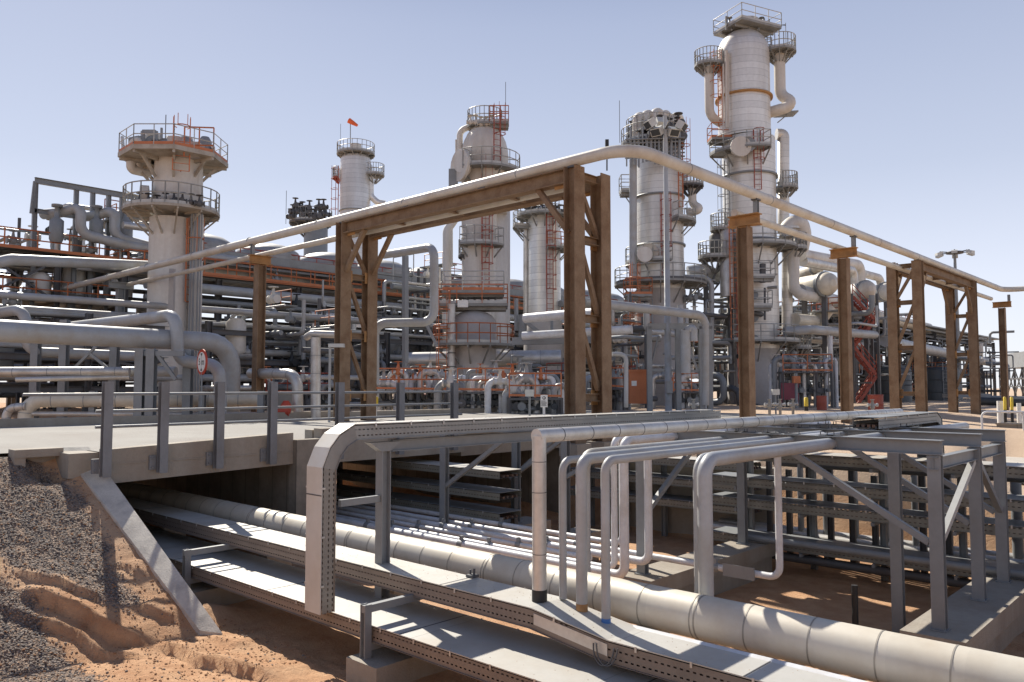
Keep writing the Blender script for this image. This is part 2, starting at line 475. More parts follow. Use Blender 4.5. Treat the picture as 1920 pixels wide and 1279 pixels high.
def ground(x, y):
    p = plat(x, y)
    fl = -2.42 - .33 * sst(8.2, 11.5, y)
    fl += .05 * noise.noise(V(x * .6, y * .6, 1)) + .025 * noise.noise(V(x * 2.2, y * 2.2, 5))
    # far bank
    z = fl + (p - fl) * sst(18.4, 20.3, y + .25 * noise.noise(V(x * .5, 0, 0)))
    # near: road embankment falling towards +X (outside the wing kerb)
    yw = 5.25 + .12 * max(0, x - SLX)
    if x > SLX:
        near = min(p, -.03 - SLK * (x - SLX))
        near = max(near, fl)
        k = 1 - sst(yw - .06, yw + .10, y)
        if near > fl + .3:
            z = z + (near - z) * k
        else:
            q = 1 - sst(yw, yw + 1.2, y); z = max(z, fl + (near - fl) * q)
        z -= .42 * math.exp(-((x + 15.75) / .3) ** 2 - ((y - 4.78) / .24) ** 2)
        if x < -8.5 and y < yw + .8:
            z += (gully(x, y) + .022 * noise.noise(V(x * 3 , y * 6, 2)) + .02 * noise.noise(V(x * 9, y * 11, 4))) * (1 - sst(yw - .1, yw + .8, y)) * sst(SLX + .2, SLX + 1, x)
    else:
        k = 1 - sst(5.02, 5.12, y); z = z + (-.06 - z) * k
    # bank the photographer stands on
    k = sst(3.9, 1.4, y) if y < 3.9 else 0
    k = (1 - sst(1.2, 4.2, y + max(0, -(x + 5)) * 1.2))
    z = max(z, z + (-.45 - z) * k) if x > SLX + 1 else z
    if 19 < y < 36:
        k = sst(-.5, .3, x + .222 * y) * sst(19, 20.5, y) * (1 - sst(33.8, 34.6, y + .35 * (x + 7.6))); z = z + (-1.32 - z) * k
    # west end of the pit
    k = 1 - sst(-36.5, -33.5, x); z = z + (p - z) * k
    k = sst(16, 19, x); z = z + (p - z) * k
    return z


def axis_pts(segs):
    out = []
    for a, b, d in segs:
        n = max(1, round((b - a) / d)); out += [a + (b - a) * i / n for i in range(n)]
    out.append(segs[-1][1]); return out


xs = axis_pts([(-4000, -600, 850), (-600, -80, 60), (-80, -34, 4), (-34, -17, .6), (-17, -8, .06), (-8, 3, .2), (3, 20, 1), (20, 90, 7), (90, 700, 90), (700, 4000, 800)])
ys = axis_pts([(-4000, -400, 900), (-400, -20, 50), (-20, 1, 1.5), (1, 2.5, .3), (2.5, 6.4, .05), (6.4, 7.4, .15), (7.4, 20.6, .22), (20.6, 60, 2), (60, 200, 14), (200, 900, 100), (900, 6000, 900)])
nx, ny = len(xs), len(ys)
mb = MB()
vs = [(x, y, ground(x, y)) for y in ys for x in xs]
mb.add(vs, [(j * nx + i, j * nx + i + 1, (j + 1) * nx + i + 1, (j + 1) * nx + i) for j in range(ny - 1) for i in range(nx - 1)], True)
g = mb.obj('ground', terrain_mat()); tag(g, kind='structure')


at = g.data.attributes.new('gravel', 'FLOAT', 'POINT')
UPG = [(-16.6, 3.2), (-16.3, 4.75), (-15.6, 4.92), (-14.42, 4.98), (-13.21, 4.93), (-12.2, 4.97), (-12.15, 4.72), (-12.85, 4.16), (-13.6, 3.53), (-14.4, 2.9)]
LOG = [(-13.3, 2.6), (-13.11, 3.41), (-12.6, 3.66), (-11.97, 3.68), (-10.5, 3.78), (-10.2, 2.8)]


def poly_sd(x, y, P):
    ins = False; dm = 9
    for a, b in zip(P, P[1:] + P[:1]):
        if (a[1] > y) != (b[1] > y) and x < (b[0] - a[0]) * (y - a[1]) / (b[1] - a[1]) + a[0]: ins = not ins
        dx, dy = b[0] - a[0], b[1] - a[1]; t = max(0, min(1, ((x - a[0]) * dx + (y - a[1]) * dy) / (dx * dx + dy * dy)))
        dm = min(dm, math.hypot(x - a[0] - dx * t, y - a[1] - dy * t))
    return dm if ins else -dm


def gravel_at(x, y):
    if x < -17 or x > -9.5 or y > 6.2 or y < 0: return 0.
    return max(sst(-.5, .4, poly_sd(x, y, UPG)), sst(-.5, .4, poly_sd(x, y, LOG)))


at.data.foreach_set('value', [gravel_at(v[0], v[1]) for v in vs])

rs_ = random.Random(12)
ICO = [(0, 0, 1), (.9, 0, .45), (.28, .85, .45), (-.72, .53, .45), (-.72, -.53, .45), (.28, -.85, .45), (.72, .53, -.45), (-.28, .85, -.45), (-.9, 0, -.45), (-.28, -.85, -.45), (.72, -.53, -.45), (0, 0, -1)]
ICF = [(0, 1, 2), (0, 2, 3), (0, 3, 4), (0, 4, 5), (0, 5, 1), (1, 6, 2), (2, 7, 3), (3, 8, 4), (4, 9, 5), (5, 10, 1), (6, 7, 2), (7, 8, 3), (8, 9, 4), (9, 10, 5), (10, 6, 1), (11, 7, 6), (11, 8, 7), (11, 9, 8), (11, 10, 9), (11, 6, 10)]
for nm, m_, cnt, thr in (('gravel', mat('dark_gravel_stone', (.17, .15, .135), .85, 0, dirt=(.34, .26, .2), damt=.8, sc=9, var=.35), 7000, .45), ('sand_crumbs', mat('sand_crumb', (.34, .19, .10), .95, 0, damt=.4, sc=5), 2200, -1)):
    mb = MB(); n_ = 0; tries = 0
    while n_ < cnt and tries < 60000:
        tries += 1
        x = rs_.uniform(-16, -9.2); y = rs_.uniform(2.7, 6.1); ga = gravel_at(x, y)
        if thr > 0 and rs_.random() > (ga if ga > .25 else .04): continue
        if y > 5.15 + .12 * (x - SLX) * .6 and x < -11.6: continue
        r = rs_.choice((.007, .009, .012, .017)) * rs_.uniform(.8, 1.3); z = ground(x, y)
        a = rs_.random() * 6.3; ca, sa = math.cos(a), math.sin(a); fx, fy, fz = rs_.uniform(.7, 1.3), rs_.uniform(.6, 1.1), rs_.uniform(.45, .8)
        mb.add([(x + r * (ca * u * fx - sa * v * fy), y + r * (sa * u * fx + ca * v * fy), z + r * .25 + r * w2 * fz) for u, v, w2 in ICO], ICF); n_ += 1
    tag(mb.obj(nm, m_), ('loose dark stones strewn over the embankment', 'crumbs of dry sand scattered over the embankment')[nm != 'gravel'], 'gravel' if nm == 'gravel' else 'sand', kind='stuff')

# road over the bridge (deck) and its approach
mb = MB()
rx0, rx1 = -27.2, -15.12
mb.add([(rx0, y, .0 + .02 * 0) for y in (-60, 5.49, 19, 34)] + [(SLX - .06, -60, 0), (SLX - .06, 5.49, 0), (rx1, 19, 0), (rx1, 34, 0), (rx1, 5.49, 0)],
       [(0, 4, 5, 1), (1, 5, 8, 6, 2), (2, 6, 7, 3)])
tag(mb.obj('road', 'asph'), kind='structure')
mb = MB().box(-600, -12.6, 60, 66, -.35, -.30); tag(mb.obj('far_road', 'asph'), kind='structure')

# ================================================================== BRIDGE
br = thing('road_bridge', 'low concrete road bridge spanning the pipe trench with deep edge beams', 'bridge', (-21, 9, 0))
MB().box(-27.0, -15.42, 5.0, 19.0, -.45, -.012).obj('deck_slab', 'conc', br)
e = MB().add([(-15.4, 5.5, -.56), (-15.1, 5.5, -.56), (-15.1, 5.5, .05), (-15.4, 5.5, .05),
              (-15.4, 9.3, -.46), (-15.1, 9.3, -.46), (-15.1, 9.3, .20), (-15.4, 9.3, .20)],
             [(0, 1, 2, 3), (7, 6, 5, 4), (0, 4, 5, 1), (1, 5, 6, 2), (2, 6, 7, 3), (3, 7, 4, 0)])
e.box(-15.1, -15.085, 5.52, 9.28, -.22, -.195)
e.obj('edge_beam', 'conc', br)
e = MB().box(-15.4, -15.1, 10.0, 14.4, -.5, .26)
e.box(-15.1, -15.088, 11.9, 11.92, -.5, .26)
e.obj('edge_beam', 'conc', br)
MB().box(-15.8, -15.3, 14.4, 18.9, -.62, .12).obj('edge_beam', 'conc', br)
MB().box(-27.3, -27.0, 4.7, 18.9, -.5, .24).obj('edge_beam', 'conc', br)
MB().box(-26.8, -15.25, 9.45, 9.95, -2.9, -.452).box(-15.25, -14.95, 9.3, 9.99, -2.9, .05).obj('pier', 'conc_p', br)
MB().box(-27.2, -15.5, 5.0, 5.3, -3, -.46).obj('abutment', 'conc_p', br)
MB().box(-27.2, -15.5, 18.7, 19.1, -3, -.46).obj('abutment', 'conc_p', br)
MB().box(-15.75, -15.45, 9.99, 10.9, .01, .22).obj('kerb_block', 'conc', br)

kb = MB().box(-27.35, -27.0, -30, 4.68, .0, .2)
kb.box(-27.35, -27.0, 18.95, 40, .0, .2)
tag(kb.obj('road_kerb', 'conc'), 'dusty concrete kerb along the far side of the road', 'kerb')

# wing kerb down the embankment
wg = MB()
A0, A1, B0, B1 = V(-16.3, 5.14, .05), V(-16.2, 5.58, .07), V(-11.36, 5.51, -2.36), V(-11.05, 5.70, -2.38)
A1 = V(-16.05, 5.55, .05)
for (a, b) in ((A0, B0),): pass
N = 14; vs = []
for i in range(N + 1):
    t = i / N; a = A0.lerp(B0, t); b = A1.lerp(B1, t)
    j = .008 * noise.noise(V(i, 0, 0))
    vs += [a + V(0, j, 0), b + V(0, j, 0), b - UPZ * .7, a - UPZ * .3]
fs = [(0, 1, 2, 3), tuple(4 * N + k for k in (3, 2, 1, 0))]
for i in range(N):
    for k in range(4): fs.append((4 * i + (k + 1) % 4, 4 * i + k, 4 * i + 4 + k, 4 * i + 4 + (k + 1) % 4))
wg.add(vs, fs)
tag(wg.obj('wing_wall', 'conc_g'), 'sloping weathered concrete kerb running down the embankment from the bridge corner', 'retaining kerb')
hw = MB().box(-16.25, -15.88, 4.28, 5.06, -.07, .07).box(-16.25, -15.9, 4.28, 4.46, -.6, -.072).box(-16.25, -16.1, 4.461, 5.06, -.6, -.073)
hw.obj('drain_headwall', 'conc'); tag(bpy.data.objects['drain_headwall'], 'small concrete drain headwall at the top of the embankment', 'headwall')

# bridge railing
rl = thing('bridge_railing', 'grey steel bridge railing with tall bolted posts and three horizontal rails', 'railing', (-15.05, 5, 0))
for i, py in enumerate((5.46, 6.46, 7.56, 8.72, 10.38, 12.1, 13.85)):
    pm = MB().hsec((-14.97, py, -.42), (-14.97, py, 1.27 + .003 * i), .15, .15, (1, 0, 0), .012, .01)
    po = pm.obj('post', 'post', rl)
    bq = MB().box(-15.098, -15.05, py - .2, py - .08, -.36, -.1)
    for zz in (-.31, -.15): bq.cyl((-15.05, py - .15, zz), .016, .03, 6, (1, 0, 0))
    bq.obj('base_plate', 'post', po)
for z in (1.04, .74, .46):
    MB().tube([(-15.06, 4.15 if z > 1 else 5.3, z), (-15.06, 14.2, z + .02)], .027, 8).obj('rail', 'steel', rl)

# ================================================================== BIG CLAD PIPE AND TRAYS ALONG X
bp = pipe('insulated_pipeline', 'large cream clad pipeline running under the bridge and across the foreground',
          [(-34, 7.78, -1.33), (9, 7.86, -1.33)], .235, 'clad', seg=36)
sb = MB(); x = -33.6; k = 0
random.seed(3)
while x < 8.5:
    sb.cyl((x, 7.78 + (x + 34) / 43 * .08, -1.33), .2385, .014, 36, (1, 0, 0))
    if k % 5 == 2: sb.cyl((x + .05, 7.78 + (x + 34) / 43 * .08, -1.33), .2395, .018, 36, (1, 0, 0))
    x += .62 + random.choice((0, 0, .04, -.03)); k += 1
sb.absorb(bp, mat('clad_seam', (.36, .33, .28), .5, .3))
for x in (-26, -21.5, -17.5, -13.2, -9.6, -5.2, -1.2, 3): MB().box(x - .15, x + .15, 7.55, 8.05, -2.9, -1.58).obj('saddle', 'conc', bp)
p3 = pipe('service_pipe', 'smooth pale grey pipe lying between the clad pipeline and the upper cable tray',
          [(-5.45, 7.28, -1.52), (9, 7.3, -1.52)], .12, 'pipe_w', seg=24)
cp = MB().lathe([(-.15, .01), (-.12, .06), (-.05, .1), (0, .12)], (-5.45, 7.28, -1.52), 20, (1, 0, 0)); cp.obj('end_cap', 'pipe_w', p3)
for x in (-3.5, -.2, 3): MB().box(x - .08, x + .08, 7.15, 7.42, -2.9, -1.65).obj('saddle', 'conc', p3)


def tray(name, label, pts, lat, w_, h, railm, cover='cover', group=None, joints=3.0, ends=False, cm=True):
    """covered perforated cable tray; pts follow the top face"""
    o = thing(name, label, 'cable tray', pts[0], group)
    if cm:
        c = MB().sweep(pts, lat, -w_ / 2 - .012, w_ / 2 + .012, -.012, 0).obj('cover', cover, o)
    runs = []
    for i in range(len(pts) - 1):
        d = (Vector(pts[i + 1]) - Vector(pts[i])).normalized(); kd = 'v' if abs(d.z) > .95 else 'h' if abs(d.z) < .3 else 'b'
        if runs and runs[-1][0] == kd and kd != 'h': runs[-1][2] = i + 1
        else: runs.append([kd, i, i + 1])
    for k in (-1, 1):
        for kd, i0, i1 in runs:
            m = MB(); q = Vector(pts[i0])
            loc = (q.x, q.y, q.z - h) if kd == 'h' else (q.x, q.y, q.z)
            m.sweep(pts, lat, *sorted((k * w_ / 2, k * (w_ / 2 - .003))), -h, -.028, i0, i1)
            m.sweep(pts, lat, *sorted((k * (w_ / 2 - .0035), k * (w_ / 2 + .022))), -h - .004, -h + .0, i0, i1)
            m.obj('side_rail', 'perf_z' if kd == 'v' else railm if kd == 'h' else 'tray_plain', o, loc)
    MB().sweep(pts, lat, -w_ / 2 + .004, w_ / 2 - .004, -h + .01, -h + .014).obj('tray_bottom', 'steel_d', o)
    cb = MB()
    for q in (-.3, -.1, .12, .3):
        cb.sweep(pts, lat, w_ * q - .025, w_ * q + .025, -h + .02, -h + .07)
    cb.obj('cables', 'cable', o)
    if cm:
        js = MB(); clip = MB()
        for a, b in zip(pts[:-1], pts[1:]):
            a, b = Vector(a), Vector(b); L = (b - a).length; t = (b - a) / L; n = Vector(lat).normalized().cross(t)
            q = joints * .5
            while q < L - .1:
                js.obox(a + t * q + n * .001, t * .008, Vector(lat).normalized() * (w_ / 2 + .01), n * .002); q += joints
            q = .35
            while q < L - .1:
                for k in (-1, 1): clip.obox(a + t * q + Vector(lat).normalized() * k * (w_ / 2 + .014) - n * .022, t * .012, Vector(lat).normalized() * .004, n * .028)
                q += .62
        if js.v: js.absorb(c, 'steel_d')
        if clip.v: clip.absorb(c, 'alu')
    return o


XH = (0, -1, 0)
t1 = tray('cable_tray', 'upper long covered cable tray with perforated side beside the clad pipeline',
          [(-33, 7.0, -1.28), (-6.0, 7.0, -1.28), (-4.95, 7.0, -1.41), (9, 7.0, -1.43)], XH, .56, .225, 'perf_x')
t2 = tray('cable_tray', 'lower long covered cable tray nearest the viewer, resting on concrete blocks',
          [(-33, 6.62, -1.74), (9, 6.62, -1.74)], XH, 1.08, .19, 'perf_x')
# splice plate and bonding loop at the kink
sp_ = MB().obox(V(-5.45, 6.712, -1.455), V(.5, 0, -.06), V(0, .003, 0), V(0, 0, .06)); sp_.obj('splice_plate', 'alu', t1)
lp = []
for k in range(15):
    a = k / 14 * pi; lp.append(V(-4.98 + .13 * math.cos(a) * -1, 6.69 - .03 * math.sin(a), -1.47 - .19 * math.sin(a)))
MB().tube(lp, .008, 6).tube([p + V(.05, -.01, .01) for p in lp], .007, 6).obj('bonding_cable', 'steel_d', t1)
# small clamp on top of tray
c_ = MB().box(-7.55, -7.43, 7.2, 7.32, -1.277, -1.245).tube([(-7.53, 7.26, -1.25), (-7.53, 7.26, -1.19)], .015, 6).tube([(-7.46, 7.26, -1.25), (-7.46, 7.26, -1.17)], .018, 6)
c_.obj('cover_clamp', 'steel_d', t1)
sd_ = MB(); r3 = random.Random(4)
for q in range(900):
    x = r3.uniform(-13, 1.5); k = r3.random() < .5
    y, z = (r3.uniform(6.74, 7.26), (-1.28 if x < -6 else -1.28 - .13 * min(1, (x + 6) / 1.05) - .002 * max(0, x + 4.95))) if k else (r3.choice((r3.uniform(6.1, 7.1), 7.14 - abs(r3.gauss(0, .08)))), -1.74)
    r = r3.uniform(.003, .008)
    sd_.add([(x - r, y, z), (x, y - r, z), (x + r, y, z), (x, y + r, z), (x, y, z + r * .8)], [(0, 1, 4), (1, 2, 4), (2, 3, 4), (3, 0, 4)])
tag(sd_.obj('blown_sand', mat('blown_sand', (.45, .30, .18), .95)), 'grains of blown sand lying on the tray covers', 'sand', kind='stuff')
# side brackets that carry the trays
for i, (bx, zt, lab) in enumerate(((-12.88, -1.46, 'left tray bracket post standing on its block beside the wing kerb'),
                                   (-8.05, -1.46, 'middle tray bracket post standing on its block in the foreground'),
                                   (-3.2, -1.46, 'right tray bracket post under the foreground trays'))):
    o = thing('tray_bracket', lab, 'bracket', (bx, 6.0, -2.1), 'steel brackets carrying the foreground trays')
    MB().hsec((bx, 6.0, -2.12), (bx, 6.0, zt - .02), .10, .10, (1, 0, 0), .01, .008).obj('post', 'steel', o)
    MB().bar((bx, 5.96, zt - .075), (bx, 7.3, zt - .075), .08, .09).obj('arm', 'steel', o)
    MB().bar((bx, 6.05, -1.99), (bx, 7.2, -1.99), .08, .09).obj('arm', 'steel', o)
for bx, lab in ((-12.88, 'concrete plinth under the trays at the foot of the wing kerb'), (-7.95, 'whitish topped concrete plinth under the nearest tray'), (-3.2, 'concrete plinth hidden under the trays on the right')):
    q = MB().box(bx - .3, bx + .3, 5.86, 7.2, -3.0, -2.12); tag(q.obj('plinth', 'conc'), lab, 'plinth', 'tray plinths')

# small pipes behind the clad pipeline
specs = [(10.42, -1.78, .075), (10.78, -1.8, .055), (11.2, -1.8, .05), (11.58, -1.8, .07), (12.05, -1.8, .055), (12.6, -1.8, .055)]
for i, (y, z, r) in enumerate(specs):
    x1 = {0: -7.34, 1: -7.79, 2: -8.6, 3: -7.66, 4: -5.56, 5: -8.93}[i]
    pts = [(-34, y, z), (x1, y, z)]
    lab = ['first', 'second', 'third', 'fourth', 'fifth', 'sixth'][i] + ' small white pipe in the trench counting back from the clad pipeline'
    if i in (0, 1, 3, 4, 5):
        top = .33
        pts += [(x1, y, top)]
        pts += [(x1, 18.6, top)]
    pp = pipe('small_pipe', lab, pts, r, 'pipe_w', br=.17, group='small white pipes in the trench', seg=16)
    cl = MB()
    xx = -14 + i * .37
    while xx < x1 - 1:
        cl.begin().cyl((xx, y, z), r * 1.25, .12, 14, (1, 0, 0)); cl.box(xx + .02, xx + .08, y - .03, y + .03, z + r, z + r + .09); xx += 2.9
    cl.obj_parts('clamp', 'steel', pp)
sp_p = pipe('small_pipe', 'thin white pipe behind the clad pipeline on the right, a valve at its end', [(-4.3, 8.75, -1.62), (9, 8.75, -1.62)], .05, 'pipe_w', seg=16,
            group='small white pipes in the trench')
MB().cyl((-4.45, 8.75, -1.62), .075, .12, 14, (1, 0, 0)).cyl((-4.2, 8.75, -1.62), .075, .05, 14, (1, 0, 0)).box(-4.35, -4.3, 8.72, 8.78, -1.6, -1.45).obj('end_valve', 'steel', sp_p)
for x, lb in ((-20, 'furthest left steel sleeper under the white trench pipes, deep below the bridge'), (-17, 'steel sleeper under the white trench pipes just inside the bridge shade'), (-14.2, 'steel sleeper under the white trench pipes beside the bridge pier'),
              (-11.6, 'steel sleeper under the white trench pipes in the open sun'), (-9.2, 'steel sleeper under the white trench pipes nearest their upward bends')):
    q = MB().box(x - .08, x + .08, 10.2, 12.9, -1.96, -1.865).box(x - .1, x + .1, 10.4, 10.6, -2.9, -1.962).box(x - .1, x + .1, 12.4, 12.6, -2.9, -1.962)
    tag(q.obj('pipe_sleeper', 'steel_d'), lb, 'pipe support', 'sleepers under the small trench pipes')
# grey tag plate hanging on a pipe
pl = MB().box(-6.5, -5.95, 11.98, 11.99, -1.9, -1.7); tag(pl.obj('tag_plate', 'steel'), 'small grey plate clamped to a white trench pipe', 'plate')

# ================================================================== FOREGROUND PIPE RACK
ledges = [(-3.66, -2.86, 11.55, 16.4, 'sunlit right hand concrete footing beam below three rack columns'),
          (-8.35, -7.6, 11.5, 16.3, 'middle concrete footing beam below the pipe rack columns'),
          (-13.75, -12.9, 11.5, 15.2, 'left concrete footing beam behind the small trench pipes'),
          (-11.8, -11.1, 13.4, 14.9, 'short concrete footing behind the small trench pipes')]
for x0, x1, y0, y1, lab in ledges:
    q = MB().box(x0, x1, y0, y1, -2.38, -2.1).box(x0 + .06, x1 - .06, y0 + .06, y1 - .06, -3.1, -2.382)
    tag(q.obj('footing', 'conc'), lab, 'footing', 'concrete footings of the pipe rack')
rk = thing('pipe_rack', 'grey steel pipe rack of columns, beams and knee braces across the trench', 'pipe rack', (-6, 13, -2.1))


def col_(x, y, z0, z1, n=(0, 1, 0), s=.15):
    c = MB().hsec((x, y, z0), (x, y, z1), .17, .13, n, .013, .009)
    c.box(x - s * .7, x + s * .7, y - s * .7, y + s * .7, z0, z0 + .02)
    return c.obj('column', 'steel', rk)


for x, y in ((-3.26, 11.92), (-3.26, 14.0), (-3.26, 15.6), (-4.3, 13.55), (-8.0, 11.9), (-8.0, 14.0), (-8.0, 15.62), (-13.2, 11.92), (-13.25, 14.3), (-13.6, 14.7), (-11.45, 14.0)):
    z0 = -2.098 if (x, y) != (-4.3, 13.55) else -2.75
    col_(x, y, z0, .235)
for y, s in ((8.3, .18), (6.95, .17), (9.6, .12)):
    pass
c = MB().hsec((-9, 6.98, -2.9), (-9, 6.98, .28), .15, .15, (0, 1, 0), .012, .01); c.add([(-9.07, 6.7, .4), (-8.93, 6.7, .4), (-8.93, 7.25, .4), (-9.07, 7.25, .4), (-9.07, 6.9, .27), (-8.93, 6.9, .27), (-8.93, 7.05, .27), (-9.07, 7.05, .27)],
                                                                                      [(0, 1, 2, 3), (7, 6, 5, 4), (0, 4, 5, 1), (1, 5, 6, 2), (2, 6, 7, 3), (3, 7, 4, 0)])
c.obj('column', 'steel', rk)
MB().bar((-8.99, 6.25, -.38), (-8.99, 6.9, -.38), .06, .09).obj('strut', 'steel', rk)
# beams along X
for y, x0 in ((11.92, -13.4), (14.0, -13.8), (15.6, -9.4)):
    MB().hsec((x0, y, .345), (-3.16, y, .345), .19, .2, (0, 0, 1), .012, .009).obj('beam', 'steel', rk)
# end beams along Y
for x in (-3.26, -8.0):
    MB().hsec((x, 11.83, .13), (x, 15.75, .13), .12, .17, (0, 0, 1), .01, .008).obj('beam', 'steel', rk)
MB().hsec((-9, 7.1, .34), (-9, 16.2, .34), .12, .16, (0, 0, 1), .01, .008).obj('beam', 'steel', rk)
for a, b in (((-5.35, 11.92, .22), (-3.36, 11.92, -.95)), ((-5.3, 14.0, .22), (-3.36, 14.0, -.95)), ((-5.3, 15.6, .22), (-3.36, 15.6, -.95)),
             ((-3.26, 12.05, -.95), (-3.26, 13.88, .03)), ((-3.26, 15.5, -.9), (-3.26, 14.12, .03)),
             ((-13.15, 11.92, -1.0), (-11.15, 11.92, .22)), ((-13.15, 14.0, -1.0), (-11.15, 14.0, .22)), ((-8.0, 12.1, -1.0), (-8.0, 13.7, .03)), ((-13.2, 14.3, -.9), (-11.6, 14.2, .2)), ((-11.5, 13.9, -.9), (-9.4, 14.0, .2))):
    MB().bar(a, b, .085, .085).obj('brace', 'rail' if a == (-3.26, 12.05, -.95) else 'steel', rk)  # sun on one brace's face is painted in as a paler metal colour

# riser tray turning on to the rack
tray('cable_tray', 'covered cable tray rising from the lower tray and bending over the pipe rack',
     [(-9, 5.86, -1.73), (-9, 5.86, .13), (-9, 5.97, .38), (-9, 6.12, .55), (-9, 6.36, .675), (-9, 16.3, .675)], (1, 0, 0), .33, .21, 'perf_y', 'cover_y')
tray('cable_tray', 'second high cable tray on the right of the rack, bending down at its far end',
     [(-5.1, 14.6, .64), (-5.1, 18.1, .66), (-5.1, 18.4, .52), (-5.1, 18.5, -.3)], (1, 0, 0), .45, .2, 'perf_y', 'steel')
# silver pipe with mitred corner
sv = MB().tube([(-6.1, 6.98, -1.27), (-6.1, 6.98, .60)], .083, 24).tube([(-6.1, 6.93, .60), (-6.1, 19.7, .60)], .083, 24)
sv = sv.obj('insulated_pipe', 'alu'); tag(sv, 'aluminium clad pipe with a square corner, rising from the tray and crossing the rack', 'pipe')
MB().cyl((-6.1, 6.98, -1.276), .088, .13, 24).obj('base_sleeve', 'black', sv)
q = MB()
for z in (-.75, -.05, .3): q.cyl((-6.1, 6.98, z), .085, .008, 24)
for i in range(22): q.cyl((-6.1, 7.35 + i * .56, .60), .085, .012, 24, (0, 1, 0))
q.absorb(sv, 'steel_d')
MB().tube([(-6.1, 6.98, -1.25), (-6.1, 6.98, .52)], .081, 4)
# other pipes dropping from the rack
drops = [(-6.0, 7.2, .31, .045, -1.27, 'pipe', 'thin grey pipe dropping to the upper tray right of the aluminium pipe', None),
         (-5.62, 7.15, .35, .065, -1.40, 'pipe', 'grey pipe with a rusty foot dropping in front of the clad pipeline', 'rust_l'),
         (-5.25, 7.1, .36, .05, -1.48, 'pipe', 'grey pipe with a blue taped foot dropping on to the service pipe', 'blue')]
drops[0] = (-5.95, 7.22, .31, .045, -1.27, 'pipe', drops[0][6], None)
for x, y, zt, r, zb, m, lab, ft in drops:
    o = pipe('dropping_pipe', lab, [(x, y, zb), (x, y, zt), (x, 18.9, zt)], r, m, br=.14, group='grey pipes bending down from the rack', seg=18)
    if ft: MB().cyl((x, y, zb - .01), r * 1.03, .16, 18).obj('painted_foot', ft, o)
for x, y, zt, r, lab in ((-6.42, 8.22, .28, .085, 'thick grey pipe dropping behind the clad pipeline at the middle of the rack'),
                         (-4.66, 8.2, .33, .086, 'thick grey pipe with a wide bend dropping behind the clad pipeline, right of the others'),
                         (-4.86, 8.38, .33, .05, 'slim grey pipe half hidden behind the thick bent pipe')):
    pipe('dropping_pipe', lab, [(x, y, -2.5), (x, y, zt), (x, 19.3, zt)], r, 'pipe', br=.2, group='grey pipes bending down from the rack', seg=24)
hwp = MB()
for x in (-7.79, -7.66, -7.34, -6.25, -6.1, -5.95, -5.62, -5.56, -5.25, -4.72, -4.62):
    for y in (11.92, 14.0, 15.6):
        zz = .445; hwp.begin().box(x - .11, x + .11, y - .05, y + .05, zz, zz + .012)
        for k in (-1, 1): hwp.tube([(x + k * .1, y, zz), (x + k * .1, y, zz + .06)], .008, 4, False, False)
hwp.obj_parts('clamp', 'steel_d', rk)
MB().tube([(-4.7, 12.8, -2.7), (-4.7, 12.8, -1.9)], .05, 8).obj('marker_stake', 'black')
tag(bpy.data.objects['marker_stake'], 'short black stake standing in the sand under the rack', 'stake')

# ================================================================== FAR TRAY TIERS
tr_t = [(16.75, -.22), (16.75, -.80), (16.75, -1.26), (16.75, -2.06)]
tr_l = ['top', 'second', 'third', 'lowest']
for i, (y, z) in enumerate(tr_t):
    tray('cable_tray', tr_l[i] + ' tier of weathered trays across the trench\'s far side',
         [(-9.2 if i else -8.6, y, z), (12, y + .05, z - .02)], XH, .75, .2, 'perf_w', 'cover' if i == 0 else 'steel', group='tiered cable trays on the far side')
for i, (y, z) in enumerate(((13.1, -.68), (13.1, -1.15), (13.1, -1.6))):
    tray('cable_tray', ('upper', 'middle', 'bottom')[i] + ' tier of the dark cable trays coming out from under the bridge',
         [(-33, y, z), (-12.3, y, z)], XH, .7, .17, 'perf_w', 'cover' if i == 0 else 'steel', group='cable trays under the bridge')
for i, (y, z) in enumerate(((18.0, -.62), (18.0, -1.12), (18.0, -1.65))):
    tray('cable_tray', ('upper', 'middle', 'bottom')[i] + ' pale tray running along the far bank behind the rack',
         [(-14.5, y, z), (-8.9, y, z)], XH, .75, .19, 'perf_w', 'cover' if i == 0 else 'steel', group='pale trays at the far bank')
ts = thing('tray_support', 'row of grey posts with cross arms carrying the tiered cable trays', 'support', (-3, 16.7, -2.7))
for k in range(13):
    x = -8.6 + k * 1.45
    MB().hsec((x, 17.2, -2.8), (x, 17.2, -.43), .12, .12, (1, 0, 0), .01, .008).obj('post', 'steel', ts)
    a = MB()
    for z in (-.47, -1.05, -1.51, -2.31): a.begin().bar((x + .08, 16.3, z), (x + .08, 17.26, z), .05, .07)
    a.obj_parts('cross_arm', 'steel', ts)
ts = thing('tray_support', 'posts carrying the dark trays beside the bridge', 'support', (-14, 13.2, -2.7))
for k in range(9):
    x = -31 + k * 2.3
    MB().hsec((x, 13.55, -2.8), (x, 13.55, -.9), .12, .12, (1, 0, 0), .01, .008).obj('post', 'steel_d', ts)
ts = thing('tray_support', 'posts carrying the pale trays at the far bank', 'support', (-12, 18.2, -2.7))
for k in range(5):
    x = -14 + k * 1.2
    MB().hsec((x, 18.3, -2.8), (x, 18.3, -.84), .12, .12, (1, 0, 0), .01, .008).obj('post', 'steel', ts)
